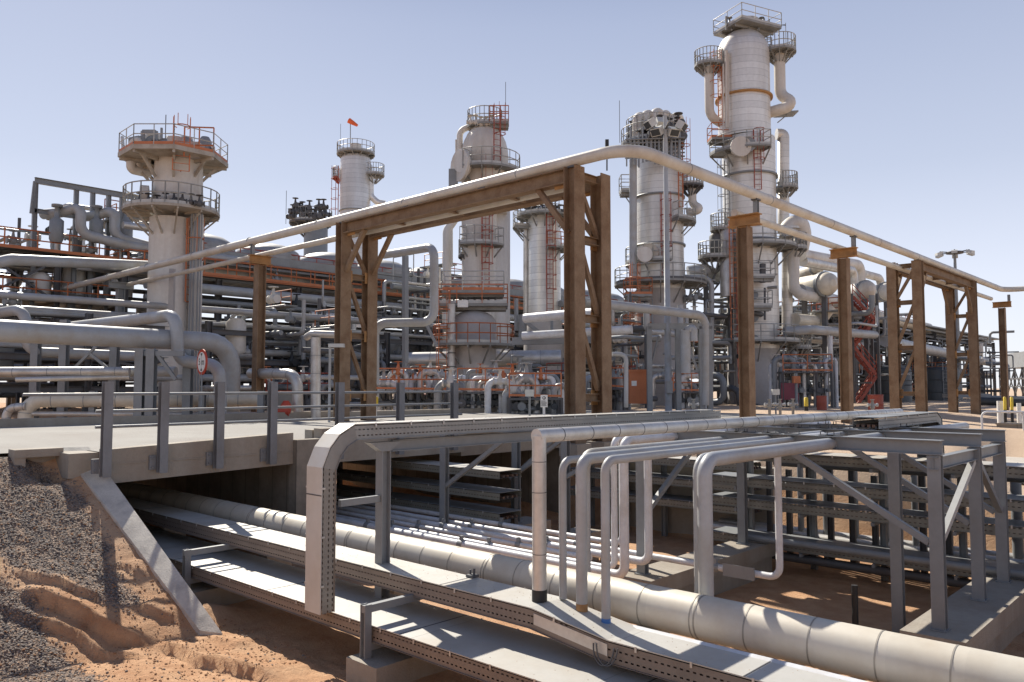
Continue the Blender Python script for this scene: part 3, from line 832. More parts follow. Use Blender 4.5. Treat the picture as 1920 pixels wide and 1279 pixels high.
# stub pipes standing behind the tiers
for k in range(16):
    x = -7.9 + k * .62
    o = MB().tube([(x, 18.3, -2.8), (x, 18.3, -.5 - .1 * (k % 3))], .07 + .03 * (k % 2), 12)
    tag(o.obj('stub_pipe', 'steel'), 'upright grey stub pipe in the row behind the tiered trays', 'stub pipe', 'stub pipes behind the tiered trays')
for i, (y, z, r) in enumerate(((17.9, -2.25, .14), (18.35, -2.2, .11))):
    pipe('low_pipe', ('thicker', 'thinner')[i] + ' silver pipe low behind the tiered trays', [(-10, y, z), (12, y, z)], r, 'alu', seg=16)
q = MB().box(-13.8, -8.7, 18.55, 18.8, -3, -.86).box(-13.8, -8.7, 18.5, 18.86, -.858, -.8)
tag(q.obj('bank_wall', 'conc'), 'low tan concrete wall holding the far bank behind the pale trays', 'wall')
for k in range(26):
    x = -8.4 + k * .47
    o = MB().hsec((x, 17.75, -2.8), (x, 17.75, -.35 - .12 * (k * 7 % 4)), .09, .12, (1, 0, 0), .01, .01)
    tag(o.obj('stub_post', 'steel_d'), 'dark slim post in the close row behind the tiered trays', 'post', 'dark slim posts behind the tiered trays')
for i, (y, z, r, m, lab) in enumerate(((19.4 - 2.9, -2.42, .09, 'steel_d', 'dark pipe under the lowest tier of the far trays'), (15.9, -2.0, .07, 'steel', 'grey pipe in front of the lowest tier of the far trays'),
                                     (17.5, -1.55, .06, 'pipe_w', 'slim white pipe between the third and lowest tiers'), (17.5, -1.02, .05, 'pipe', 'slim grey pipe between the second and third tiers'), (17.6, -.55, .08, 'steel_d', 'dark pipe between the top and second tiers'))):
    pipe('low_pipe', lab, [(-8.2, y, z), (12, y, z)], r, m, seg=12)
# retaining wall on the right
def G(px, d, z): return V(*VD(px, HZ, d)[:2], z)


a, b = G(1866, 33, 0), G(1990, 31, 0); u = (b - a).normalized(); v = UPZ.cross(u); L = (b - a).length
q = MB().obox((a + b) / 2 + v * .5 + UPZ * -1.0, u * L / 2, v * .5, UPZ * .68)
q.obox((a + b) / 2 + v * .5 + UPZ * -.315, u * (L / 2 + .03), v * .53, UPZ * .03)
tag(q.obj('retaining_wall', 'conc_b'), 'board marked concrete retaining wall at the right edge', 'wall')
sl_ = MB().add([G(1835, 22, -1.26), G(2300, 15, -1.26), G(2300, 32, -1.26), G(1852, 34.5, -1.26)], [(0, 1, 2, 3)])
tag(sl_.obj('yard_paving', 'asph_l'), kind='structure')
hr = thing('handrail', 'white tubular handrail beside the retaining wall at the right edge', 'railing', tuple(G(1839, 31, -.9)))
hp = fillet([G(1839, 31, -1.2), G(1839, 31, .24), G(2100, 29.5, .24)], .2)
MB().tube(hp, .04, 10).obj('rail', 'pipe_w', hr)
for px in (1917, 1990): MB().tube([G(px, 30.5, -1.2), G(px, 30.5, .22)], .04, 8).obj('post', 'pipe_w', hr)
for i, (px, y0, y1, r) in enumerate(((1874, 795, 752, .13), (1909, 790, 756, .09))):
    b = G(px, 34.5, -.45); o = MB().tube([b, V(b.x, b.y, zof_(px, y1, 34.5))], r, 12)
    tag(o.obj('bollard', 'white'), ('white bollard between the handrail and the last brown column', 'slim white bollard at the right picture edge')[i], 'bollard', 'white bollards by the handrail')
# ================================================================== BROWN PIPE BRIDGE (portals and T posts)
uz = 7.0
PR = .16
up_pipe = pipe('overhead_pipe', 'long cream pipe carried high on the brown frames, turning a right angle overhead',
               [(-53.5, 16.0, 6.9), (-52, 16.3, 7.1), (-11.2, 16.3, 7.17), (-11.2, 56.2, 7.17), (60, 56.6, 7.2)], PR, 'pipe_c', br=.9, seg=24)
pipe('overhead_pipe', 'smaller cream pipe between the brown frames on the left, just below the long one', [(-46, 17.0, 6.72), (-13.3, 17.0, 6.72)], .11, 'pipe_c', seg=18)
pipe('overhead_pipe', 'smaller cream pipe between the brown posts on the right, just below the long one', [(-11.95, 23.1, 6.72), (-11.95, 56.5, 6.72)], .12, 'pipe_c', seg=18)


wm = MB()
for x in range(-50, -12, 5): wm.cyl((x, 16.3, 7.17), PR * 1.03, .03, 24, (1, 0, 0))
for y in range(19, 56, 5): wm.cyl((-11.2, y, 7.17), PR * 1.03, .03, 24, (0, 1, 0))
wm.absorb(up_pipe, 'steel')
sh = MB()
for x in (-29.75, -23.4, -19.9, -16.4, -13.0): sh.begin().box(x - .14, x + .14, 16.2, 16.4, 6.985, 7.03)
for y in (23.1, 31.3, 39.2, 44, 48.7): sh.begin().box(-11.3, -11.1, y - .14, y + .14, 6.985, 7.03)
sh.obj_parts('pipe_shoe', 'steel_d', up_pipe)


def portal(label, along, a0, a1, c0, c1, zb, name='steel_portal'):
    """along='x' or 'y': long direction; a0,a1 leg stations; c0,c1 the two rows"""
    o = thing(name, label, 'steel frame', (a0, c0, zb) if along == 'x' else (c0, a0, zb), 'brown portal frames')
    def P(a, c, z): return V(a, c, z) if along == 'x' else V(c, a, z)
    n = P(1, 0, 0) - P(0, 0, 0)
    for a in (a0, a1):
        for c in (c0, c1):
            MB().hsec(P(a, c, zb), P(a, c, uz + .0), .42, .38, n, .03, .02).obj('column', 'rust', o)
            MB().box(*sum(([min(u, v_), max(u, v_)] for u, v_ in zip(P(a - .3, c - .3, 0)[:2], P(a + .3, c + .3, 0)[:2])), []), zb - .3, zb + .02).obj('base', 'conc', o)
    for c in (c0, c1):
        MB().hsec(P(a0 + .195, c, uz - .22), P(a1 - .195, c, uz - .22), .32, .40, (0, 0, 1), .028, .018).obj('top_beam', 'rust', o)
    for a in (a0, a1):
        for z in (uz - .2, uz - 1.9, uz - 4.0, uz - 6.1):
            MB().hsec(P(a, c0 + (c1 - c0) * .16, z), P(a, c1 - (c1 - c0) * .16, z), .2, .2, (0, 0, 1), .015, .01).obj('tie_beam', 'rust', o)
        zz = [uz - .35, uz - 1.85, uz - 3.95, uz - 6.0]
        for i in range(3):
            cc = (c0, c1) if i % 2 == 0 else (c0, c1)
            MB().bar(P(a, c0 + (c1 - c0) * .14, zz[i] - .05), P(a, c1 - (c1 - c0) * .14, zz[i + 1] + .1), .12, .12).obj('brace', 'rust', o)
    s = 1 if a1 > a0 else -1
    for a, k in ((a0, s), (a1, -s)):
        for c in (c0, c1):
            MB().bar(P(a + k * .16, c, uz - 1.75), P(a + k * 1.25, c, uz - .4), .14, .14).obj('knee_brace', 'rust', o)
    gp = MB()
    for a, k in ((a0, s), (a1, -s)):
        for c in (c0, c1):
            for z in (uz - 1.9, uz - 4.0, uz - 6.1):
                e_ = c0 + .11 * (1 if c == c0 else -1) if c == c0 else c1 - .11
                p = P(a, c + (.16 if c == c0 else -.16) * (1 if c1 > c0 else -1), z); hx = P(.012, 0, 0) - P(0, 0, 0); hy = P(0, .14, 0) - P(0, 0, 0)
                gp.begin().obox(p + (P(k * .12, 0, 0) - P(0, 0, 0)), hx, hy, UPZ * .2)
            gp.begin().obox(P(a + k * .45, c, uz - .46), P(.22, 0, 0) - P(0, 0, 0), P(0, .012, 0) - P(0, 0, 0), UPZ * .05)
    gp.obj_parts('gusset', 'rust_l', o)
    for q in (.25, .5, .75):
        a = a0 + (a1 - a0) * q
        MB().hsec(P(a, c0 + (c1 - c0) * .16, uz - .28), P(a, c1 - (c1 - c0) * .16, uz - .28), .16, .18, (0, 0, 1), .012, .01).obj('cross_beam', 'rust', o)
    return o


po = portal('larger brown steel portal frame spanning the road left of centre', 'x', -23.4, -13.0, 16.3, 17.45, -.3)
b = MB()
for i in range(3):
    for j in range(5):
        b.cyl((-12.812, 16.3 - .1 + .1 * i, uz - .06 - j * .085), .018, .012, 6, (1, 0, 0))
b.obj('bolts', 'rust', po)
portal('smaller looking brown steel portal frame further off at the right', 'y', 39.2, 48.7, -11.2, -12.3, -.5)
po = thing
for i, (x, y, lab, dx) in enumerate(((-29.75, 16.65, 'single brown post carrying the overhead pipes left of the large portal', 0),
                                     (-11.6, 23.1, 'single brown post with a wide rusty head, nearest on the right', 1),
                                     (-11.6, 31.3, 'single brown post with rusty head, between the nearest one and the far portal', 1),
                                     (-11.6, 57.6, 'single brown post at the right end of the overhead pipe', 1))):
    o = thing('pipe_post', lab, 'post', (x, y, -.5), 'brown single posts under the overhead pipe')
    zt = 6.2
    n = (0, 1, 0) if dx == 0 else (1, 0, 0)
    zt2 = 6.42
    MB().hsec((x, y, -.5), (x, y, zt), .38, .36, n, .028, .018).obj('column', 'rust', o)
    if dx: MB().hsec((x - .5, y, 6.41), (x + .52, y, 6.41), .32, .35, (0, 0, 1), .03, .02).obj('head_beam', 'rust_l', o); MB().hsec((-11.2, y, 6.586), (-11.2, y, 7.01), .14, .14, (0, 1, 0)).obj('pipe_stub', 'steel', o)
    else: MB().hsec((x, y - .48, 6.41), (x, y + .48, 6.41), .32, .35, (0, 0, 1), .03, .02).obj('head_beam', 'rust_l', o); MB().hsec((x, 16.3, 6.586), (x, 16.3, 7.01), .14, .14, (1, 0, 0)).obj('pipe_stub', 'steel', o)
    MB().box(x - .35, x + .35, y - .35, y + .35, -.9, -.4).obj('base', 'conc', o)
for i, px in enumerate((213, 120)):
    p = VY(px, 600, 16.3)
    o = thing('pipe_post', ('nearer of the two grey posts under the far left end of the overhead pipe', 'leftmost grey post under the far left end of the overhead pipe')[i], 'post', (p.x, 16.3, -.1), 'grey posts under the overhead pipe')
    MB().hsec((p.x, 16.6, -.1), (p.x, 16.6, 6.45), .36, .36, (0, 1, 0), .03, .02).obj('column', 'steel', o)
    MB().hsec((p.x, 16.0, 6.63), (p.x, 17.3, 6.63), .34, .34, (0, 0, 1), .03, .02).obj('head_beam', 'steel', o)
    MB().box(p.x - .12, p.x + .12, 16.18, 16.42, 6.802, 6.93).obj('pipe_stub', 'steel', o)

# ================================================================== PLANT HELPERS
def scr(a):
    """unit direction; 0 = picture right, 90 = away, 180 = left, 270 = towards the viewer"""
    a = math.radians(a); return R2 * math.cos(a) + F2 * math.sin(a)


def zof(px, py, d): return VD(px, py, d).z


def arc_platform(par, c, z, r0, r1, a0, a1, railm='steel', deckm='steel', toe='steel', brk=True, full=False):
    railm = 'rail' if railm in ('steel', 'steel_d') else railm; toe = 'rail' if toe == 'steel' else toe; deckm = 'deck_g' if deckm == 'steel' else deckm
    n = max(4, int(abs(a1 - a0) / 15)); A = [a0 + (a1 - a0) * i / n for i in range(n + 1)]
    vs = []
    for a in A:
        d = scr(a); vs += [c + d * r0 + UPZ * z, c + d * r1 + UPZ * z, c + d * r1 + UPZ * (z - .14), c + d * r0 + UPZ * (z - .14)]
    fs = []
    for i in range(n):
        for k in range(4): fs.append((4 * i + k, 4 * i + (k + 1) % 4, 4 * i + 4 + (k + 1) % 4, 4 * i + 4 + k))
    fs += [(3, 2, 1, 0), tuple(4 * n + k for k in range(4))]
    m = MB().add(vs, fs)
    for a in A[::2]:
        if not brk: break
        d = scr(a)
        m.bar(c + d * (r0 - .05) + UPZ * (z - .2), c + d * (r1 - .05) + UPZ * (z - .2), .08, .12)
        m.bar(c + d * (r0 - .05) + UPZ * (z - .2 - (r1 - r0) * .9), c + d * (r1 - .15) + UPZ * (z - .2), .08, .08)
    p = m.obj('platform', deckm, par)
    pts = [c + scr(a) * (r1 - .05) + UPZ * z for a in A]
    if abs(a1 - a0) < 359: pts = [c + scr(A[0]) * (r0 + .1) + UPZ * z] + pts + [c + scr(A[-1]) * (r0 + .1) + UPZ * z]
    rail_lines(MB(), pts, 1.1, .035, 1.5).obj('railing', railm, p)
    tb = MB()
    for a, b in zip(pts[:-1], pts[1:]): tb.bar(a + UPZ * .08, b + UPZ * .08, .02, .16)
    tb.obj('toe_board', toe, p)
    return p


def box_platform(par, c, z, u, hu, hv, railm='steel', deckm='steel', toe='steel'):
    """rectangular deck centred at c; u unit dir; half sizes"""
    railm = 'rail' if railm == 'steel' else railm; toe = 'rail' if toe == 'steel' else toe; deckm = 'deck_g' if deckm == 'steel' else deckm
    v = UPZ.cross(u)
    m = MB().obox(c + UPZ * (z - .08) - UPZ * c.z, u * hu, v * hv, UPZ * .08)
    for k in (-.5, .5): m.obox(c + v * hv * k + UPZ * (z - .26 - c.z), u * hu * .96, v * .06, UPZ * .1)
    p = m.obj('platform', deckm, par)
    q = [c + u * hu * a + v * hv * b + UPZ * (z - c.z) for a, b in ((-1, -1), (1, -1), (1, 1), (-1, 1), (-1, -1))]
    rail_lines(MB(), q, 1.1, .035, 1.4).obj('railing', railm, p)
    tb = MB()
    for a, b in zip(q[:-1], q[1:]): tb.bar(a + UPZ * .08, b + UPZ * .08, .02, .16)
    tb.obj('toe_board', toe, p)
    return p


def ladder(par, c, r, ang, z0, z1, m='orange', cage=True, w_=.5):
    d = scr(ang); t = scr(ang + 90); b = MB(); p = c + d * (r + .18)
    for k in (-1, 1): b.bar(p + t * w_ / 2 * k + UPZ * z0, p + t * w_ / 2 * k + UPZ * (z1 + 1), .07, .05, d)
    z = z0
    while z < z1: b.bar(p - t * w_ / 2 + UPZ * z, p + t * w_ / 2 + UPZ * z, .03); z += .38
    z = z0
    while z < z1: b.bar(c + d * r + UPZ * z, p + UPZ * z, .05); z += 2.4
    o = b.obj('ladder', m, par)
    if cage:
        g = MB(); z = z0 + 2.2
        R = .40; cc = p + d * .38
        an = [ang + 180 + 40 + i * 35 for i in range(9)]
        while z < z1 + 1:
            g.tube([cc + scr(a - 0) * R + UPZ * z for a in an], .03, 4, False, False); z += 1.1
        for a in an[1::2]: g.tube([cc + scr(a) * R + UPZ * (z0 + 2.2), cc + scr(a) * R + UPZ * (z1 + 1)], .02, 4, False, False)
        g.obj('ladder_cage', m, o)
    return o


def tubes(par, name, m, lst, seg=12, br=None):
    for pts, r in lst:
        MB().tube(fillet(pts, br or r * 2.6, 5), r, seg).obj(name, m, par)


def nozzle(par, p, d, r, L, m='tower_s'):
    d = Vector(d).normalized()
    MB().cyl(p, r, L, 14, d).cyl(p + d * L, r * 1.5, .1, 16, d).cyl(p + d * (L + .12), r * 1.5, .12, 16, d).obj('nozzle', m, par)


def valve(mb, p, s=1., ax=None):
    ax = R2 if ax is None else Vector(ax)
    mb.begin()
    mb.cyl(p - ax * .34 * s, .2 * s, .07 * s, 12, ax).cyl(p + ax * .28 * s, .2 * s, .07 * s, 12, ax).cyl(p - ax * .3 * s, .12 * s, .6 * s, 12, ax)
    mb.lathe([(-.2 * s, .05), (-.12 * s, .2 * s), (.1 * s, .2 * s), (.2 * s, .1 * s), (.55 * s, .05 * s)], p, 12)
    mb.cyl(p + UPZ * .55 * s, .24 * s, .035 * s, 14)


def whip(par, p, h=2.5, r=.025): MB().tube([p, p + UPZ * h], r, 4, True, False).obj('lightning_rod', 'steel_d', par)


# ------------------------------------------------------------------ tall tower on the right
def tower1():
    d = 60.; px = 1410; c = VD(px, HZ, d); c.z = 0
    o = thing('column_tower', 'tallest silver clad process tower right of centre, with a ring halfway up', 'tower', (c.x, c.y, -.45))
    Z = lambda y: zof(px, y, d)
    k = d / FPX
    c1 = VD(1404, HZ, d); c1.z = 0; c2 = VD(1411, HZ, d); c2.z = 0; c3 = VD(1414, HZ, d); c3.z = 0
    rt = 48.5 * k; rm = 49 * k
    zt = Z(58); prof = [(Z(300), rt), (Z(104), rt)] + [(Z(104) + (zt - Z(104)) * math.sin(a), rt * math.cos(a) + .02) for a in (.3, .6, .85, 1.1, 1.35, 1.55)]
    MB().lathe([(Z(262), rt)] + prof[1:], c1, 40).obj('upper_shell', 'tower', o)
    MB().lathe([(Z(480), 46 * k), (Z(262), 47.5 * k)], VD(1408, HZ, d) * 1, 40).obj('middle_shell', 'tower', o) if False else MB().lathe([(Z(480), 48.5 * k), (Z(263), 49 * k)], c2, 40).obj('middle_shell', 'tower', o)
    MB().lathe([(Z(660), 47 * k), (Z(480), 47.5 * k)], c3, 40).obj('lower_shell', 'tower', o)
    MB().lathe([(-.45, 49 * k), (Z(655), 47.5 * k)], c3, 40).obj('skirt', 'skirt', o)
    for yy, cc in ((187, c1), (334, c2), (455, c3)):
        MB().lathe([(Z(yy) - .07, rt), (Z(yy) - .07, rt * 1.1), (Z(yy) + .07, rt * 1.1), (Z(yy) + .07, rt)], cc, 40).obj('stiffening_ring', 'rust_l' if yy == 187 else 'steel', o)
    # top platform
    box_platform(o, VD(1401, 58, d), Z(57), (R2 * .9 + F2 * .43).normalized(), 1.95, 1.6)
    tm = MB(); rt_ = random.Random(8)
    for q in range(9): tm.begin().tube([VD(1362 + q * 10, 56, d + rt_.uniform(-1.2, 1)), VD(1362 + q * 10, 56 - rt_.uniform(10, 26), d + rt_.uniform(-1.2, 1))], rt_.uniform(.05, .12), 6)
    for q in range(4): valve(tm, VD(1368 + q * 20, 46, d - .8), .9, R2)
    tm.obj_parts('top_fitting', 'steel', o)
    MB().cyl(VD(1400, 60, d), .8, .7, 20).cyl(VD(1400, 60, d) + UPZ * .7, .95, .15, 20).obj('manway', 'tower_s', o)
    # right high platform and down pipe
    pr = VD(1474, HZ, d); pr.z = 0
    arc_platform(o, pr, Z(98), .5, 1.25, -170, 170, 'steel_d', 'steel')
    MB().bar(c1 + scr(0) * rt * .9 + UPZ * Z(100), pr + UPZ * Z(100), 1.0, .2).obj('bracket', 'steel', o)
    tubes(o, 'overhead_line', 'tower_s', [([pr + UPZ * Z(96), pr + UPZ * Z(178), VD(1494, 196, d - 1), VD(1440, 212, d)], .42)], 18, 1.1)
    MB().tube([pr + UPZ * Z(92), pr + UPZ * (Z(92) + 1.9), pr + UPZ * (Z(92) + 1.9) + R2 * .5], .05, 6).obj('davit', 'steel_d', o)
    MB().bar(VD(1455, 215, d), VD(1492, 213, d), 1.2, .1).bar(VD(1458, 230, d), VD(1475, 216, d), .08).obj('pipe_shelf', 'steel', o)
    tubes(o, 'side_line', 'tower', [([VD(1456, 252, d + 1), VD(1469, 252, d + 1), VD(1469, 420, d + 1)], 11 * k), ([VD(1476, 420, d + .5), VD(1476, 640, d + .5)], 10 * k)], 18, .8)
    # left high platform and pipe
    pl = VD(1338, HZ, d - .5); pl.z = 0
    arc_platform(o, pl, Z(128), .5, 1.1, 20, 340, 'steel', 'steel')
    MB().bar(pl + UPZ * Z(130), c1 - scr(0) * rt * .9 + UPZ * Z(130), 1.2, .22).obj('bracket', 'redox', o)
    tubes(o, 'overhead_line', 'tower_s', [([pl + UPZ * Z(130), pl + UPZ * Z(222), VD(1360, 236, d)], .34)], 18, .9)
    ladder(o, c1, rt, 200, Z(240), Z(128), 'orange')
    MB().tube([VD(1362, 240, d - 1.5), VD(1362, 95, d - 1.5)], .11, 8).tube([VD(1366, 240, d - 1.5), VD(1366, 100, d - 1.5)], .06, 8).tube([VD(1356, 268, d - 1.5), VD(1356, 120, d - 1.5)], .05, 6).obj('instrument_pipes', 'tower_s', o)
    # mid platforms
    arc_platform(o, c2, Z(292), 48 * k, 48 * k + 1.15, 185, 285, 'steel', 'steel')
    pm = VD(1349, 262, d - .5)
    box_platform(o, pm, Z(266), R2, .75, .7, 'orange', 'steel', 'orange')
    MB().cyl(VD(1388, 276, d - 2.6), .75, .25, 20, -F2).cyl(VD(1388, 276, d - 2.4), .5, .8, 20, F2).obj('manway', 'tower_s', o)
    MB().cyl(VD(1402, 272, d - 2.6), .55, .2, 20, -F2).obj('manway', 'steel', o)
    ladder(o, c2, 48 * k, 271, Z(368), Z(285), 'redox')
    ladder(o, c2, 48 * k, 205, Z(480), Z(330), 'steel')
    arc_platform(o, VD(1482, 0 + HZ, d) * Vector((1, 1, 0)) if False else V(*[VD(1480, HZ, d).x, VD(1480, HZ, d).y, 0]), Z(352), .4, .95, -120, 120, 'steel', 'steel')
    MB().bar(VD(1455, 352, d), VD(1494, 352, d), .6, .15).obj('bracket', 'steel', o)
    # large elbow and wide platform on the right
    arc_platform(o, c3, Z(466), 47.5 * k, 47.5 * k + 1.4, 235, 380, 'steel', 'steel')
    arc_platform(o, V(*[VD(1492, HZ, d - .5).x, VD(1492, HZ, d - .5).y, 0]), Z(468), .5, 1.05, -90, 100, 'steel', 'steel')
    tubes(o, 'transfer_line', 'tower_s', [([VD(1472, 440, d), VD(1480, 422, d), VD(1500, 416, d), VD(1506, 440, d + .5), VD(1500, 470, d + 1)], .62),
                                         ([VD(1488, 470, d - .5), VD(1488, 540, d - .5), VD(1500, 552, d - .5), VD(1560, 562, d + 4)], .42)], 18, 1.2)
    for y in (428, 443): MB().cyl(VD(1480, y, d) - UPZ * .1, .78, .16, 20).obj('flange', 'alu', o)
    # left auxiliary structure with drum
    fr = MB()
    for x in (1326, 1372): fr.hsec(VZ(x, 760, -.4) * 1 if False else V(*VD(x, HZ, d - 1)[:2], -.4), V(*VD(x, HZ, d - 1)[:2], Z(488)), .3, .3, F2)
    fr.bar(VD(1326, 545, d - 1), VD(1352, 492, d - 1), .14).bar(VD(1326, 560, d - 1), VD(1372, 500, d - 1), .14).bar(VD(1322, 552, d - 1), VD(1375, 552, d - 1), .2).bar(VD(1322, 575, d - 1), VD(1375, 575, d - 1), .2)
    fr.obj('leg_frame', 'steel_d', o)
    arc_platform(o, V(*VD(1344, HZ, d - 1)[:2], 0), Z(487), .2, 1.25, 0, 360, 'steel', 'steel')
    arc_platform(o, V(*VD(1358, HZ, d - 1)[:2], 0), Z(435), .2, .85, 0, 360, 'steel', 'steel')
    MB().lathe([(Z(480), .4), (Z(475), .55), (Z(448), .55), (Z(442), .35)], V(*VD(1348, HZ, d - 1)[:2], 0), 20).obj('drum', 'steel_d', o)
    MB().lathe([(Z(560), .5), (Z(442), .5), (Z(436), .3)], V(*VD(1366, HZ, d - 1.4)[:2], 0), 20).obj('standpipe', 'alu', o)
    ladder(o, V(*VD(1378, HZ, d - 2)[:2], 0), 0, 270, Z(640), Z(450), 'orange')
    ladder(o, V(*VD(1390, HZ, d - 2)[:2], 0), 0, 270, Z(720), Z(560), 'redox')
    MB().tube([VD(1430, 495, d - 3.2), VD(1430, 530, d - 3.2)], .22, 10).tube([VD(1434, 540, d - 3.2), VD(1434, 600, d - 3.2)], .08, 8).obj('level_gauge', 'steel_d', o)
    box_platform(o, VD(1426, 530, d - 3.1), Z(530), R2, .9, .5)
    box_platform(o, VD(1426, 582, d - 3.1), Z(582), R2, .7, .5)
    arc_platform(o, c3, Z(641), 48 * k, 48 * k + 1.5, 230, 375, 'steel', 'steel')
    arc_platform(o, V(*VD(1500, HZ, d - .5)[:2], 0), Z(652), .2, .9, 0, 360, 'steel', 'steel')
    MB().bar(VD(1452, 690, d - 1), VD(1490, 656, d - 1), .12).obj('bracket', 'steel', o)
    MB().lathe([(-.4, .28), (Z(660), .28)], V(*VD(1489, HZ, d - 1)[:2], 0), 14).obj('drain_leg', 'steel', o)
    for yy in (560, 600, 640): nozzle(o, c3 + scr(255) * 47 * k + UPZ * Z(yy), scr(255), .22, .4, 'steel')
    whip(o, VD(1474, 95, d), 2.2)


tower1()


# ------------------------------------------------------------------ second tower with piping crown
def tower2():
    d = 58.; px = 1240; c = V(*VD(px, HZ, d)[:2], 0); k = d / FPX
    o = thing('column_tower', 'silver tower with a dark crown of pipes and valves, just behind the floodlight pole', 'tower', (c.x, c.y, -.45))
    Z = lambda y: zof(px, y, d); r = 45 * k
    MB().lathe([(Z(545), r), (Z(300), r * .98), (Z(283), r * .9), (Z(276), r * .6)], c, 40).obj('shell', 'tower', o)
    MB().lathe([(-.45, 52 * k), (Z(590), 48 * k), (Z(545), 47 * k)], c, 40).obj('skirt', 'skirt', o)
    for yy in (372, 462): MB().lathe([(Z(yy) - .06, r), (Z(yy) - .06, r * 1.07), (Z(yy) + .06, r * 1.07), (Z(yy) + .06, r)], c, 40).obj('stiffening_ring', 'steel', o)
    ct = V(*VD(1228, HZ, d)[:2], 0)
    arc_platform(o, ct, Z(272), .3, 60 * k, 0, 360, 'steel_d', 'steel_d')
    arc_platform(o, ct, Z(254), .3, 50 * k, 150, 390, 'steel', 'steel_d')
    rnd = random.Random(5)
    for i, x in enumerate((1194, 1208, 1226, 1240, 1262)):
        y0 = 212 + abs(i - 2) * 4; dd = d - 1 + .6 * i
        tubes(o, 'crown_pipe', 'tower_s', [([VD(x, 268, dd), VD(x, y0, dd), VD(x + 13, y0 - 3, dd + .8), VD(x + 15, 262, dd + 1)], .33)], 12, .6)
    vm = MB()
    for q in range(16): valve(vm, VD(1178 + rnd.random() * 102, 232 + rnd.random() * 30, d - 3 + rnd.random() * 4), .9 + .5 * rnd.random(), scr(rnd.random() * 180))
    vm.obj_parts('valve', 'steel_d', o)
    pm = MB()
    for q in range(14):
        x = 1175 + q * 7.6; pm.begin().tube([VD(x, 300 + rnd.random() * 15, d - 2.6), VD(x, 238 + rnd.random() * 20, d - 2.6)], .05 + .06 * rnd.random(), 6)
    for q in range(6): pm.begin().tube([VD(1172, 262 + q * 7, d - 2.8 + q * .2), VD(1284, 258 + q * 7, d - 2.8 + q * .2)], .06, 6)
    pm.obj_parts('crown_pipe', 'steel', o)
    MB().tube([VD(1187, 300, d - 2), VD(1187, 520, d - 2)], 7 * k, 14).obj('cable_riser', 'pipe', o)
    box_platform(o, VD(1176, 366, d - 1), Z(366), R2, .5, .6)
    MB().bar(VD(1172, 368, d - 1), VD(1186, 388, d - 1), .07).obj('bracket', 'steel', o)
    # right nozzle loop
    arc_platform(o, V(*VD(1300, HZ, d)[:2], 0), Z(348), .3, .95, -150, 150, 'steel_d', 'steel_d')
    tubes(o, 'side_line', 'tower_s', [([VD(1298, 346, d), VD(1298, 384, d), VD(1318, 392, d - .5), VD(1288, 400, d)], .3)], 16, .7)
    MB().bar(VD(1284, 385, d), VD(1312, 352, d), .08).obj('bracket', 'steel', o)
    arc_platform(o, c, Z(418), r, r + .9, 290, 360, 'steel', 'steel')
    arc_platform(o, c, Z(494), r, r + .8, 170, 280, 'steel', 'steel')
    nozzle(o, c + scr(240) * r + UPZ * Z(482), scr(240), .45, .3)
    MB().cyl(VD(1208, 478, d - 2.4), .55, .25, 18, -F2).obj('manway', 'tower_s', o)
    arc_platform(o, c, Z(533), r, r + 1.6, 170, 380, 'steel', 'steel', 'steel_d')
    ladder(o, c, r, 271, Z(528), Z(400), 'redox')
    ladder(o, c, r, 312, Z(396), Z(262), 'orange')
    # left stair tower in orange
    ladder(o, V(*VD(1190, HZ, d - 2.5)[:2], 0), 0, 270, Z(700), Z(530), 'orange')
    box_platform(o, VD(1196, 560, d - 3), Z(562), R2, .9, .6, 'orange', 'steel', 'orange')
    box_platform(o, VD(1196, 624, d - 3), Z(626), R2, .9, .6, 'orange', 'steel', 'orange')
    tubes(o, 'side_line', 'pipe', [([VD(1290, 510, d + 1), VD(1320, 505, d + 1), VD(1352, 520, d + 3)], .45), ([VD(1280, 520, d), VD(1334, 520, d), VD(1334, 700, d)], .2)], 14, .7)
    whip(o, VD(1162, 268, d), 3.2)
    MB().obox(VD(1138, 268, d - 3), R2 * .12, F2 * .12, UPZ * .22).tube([VD(1138, 320, d - 3), VD(1138, 268, d - 3)], .05, 6).obj('gas_detector', 'black', o)


tower2()


def floodlight_pole():
    d = 40.; c = V(*VD(1253, HZ, d)[:2], -.45)
    o = thing('floodlight_pole', 'tall tapered white pole with a ring of floodlights in front of the second tower', 'light pole', tuple(c))
    zt = zof(1250, 216, d)
    MB().lathe([(0, .21), (.1, .21), (.1, .185), (zt + .4, .10)], c, 16).obj('pole', 'pipe', o)
    zz = zof(1250, 242, d)
    MB().tube([VD(1218, 246, d), VD(1285, 246, d)], .05, 8).tube([V(c.x, c.y, zz) - F2 * .8, V(c.x, c.y, zz) + F2 * .8], .05, 8).obj('cross_arm', 'steel_d', o)
    for i, (x, y, a) in enumerate(((1219, 232, 200), (1232, 246, 230), (1278, 236, -30), (1262, 247, 290), (1240, 230, 100))):
        p = VD(x, y, d + (0 if i < 4 else 1)); dr = (scr(a) - UPZ * .7).normalized(); sd = dr.cross(UPZ).normalized(); u = sd.cross(dr)
        MB().obox(p, dr * .2, sd * .28, u * .2).obj('floodlight', 'lamp_shell', o)
        MB().obox(p + dr * .205, dr * .01, sd * .24, u * .16).obj('lens', 'dark', o)
    MB().obox(V(c.x, c.y, 1.2) - F2 * .26, R2 * .16, F2 * .08, UPZ * .3).obj('junction_box', 'steel', o)


floodlight_pole()


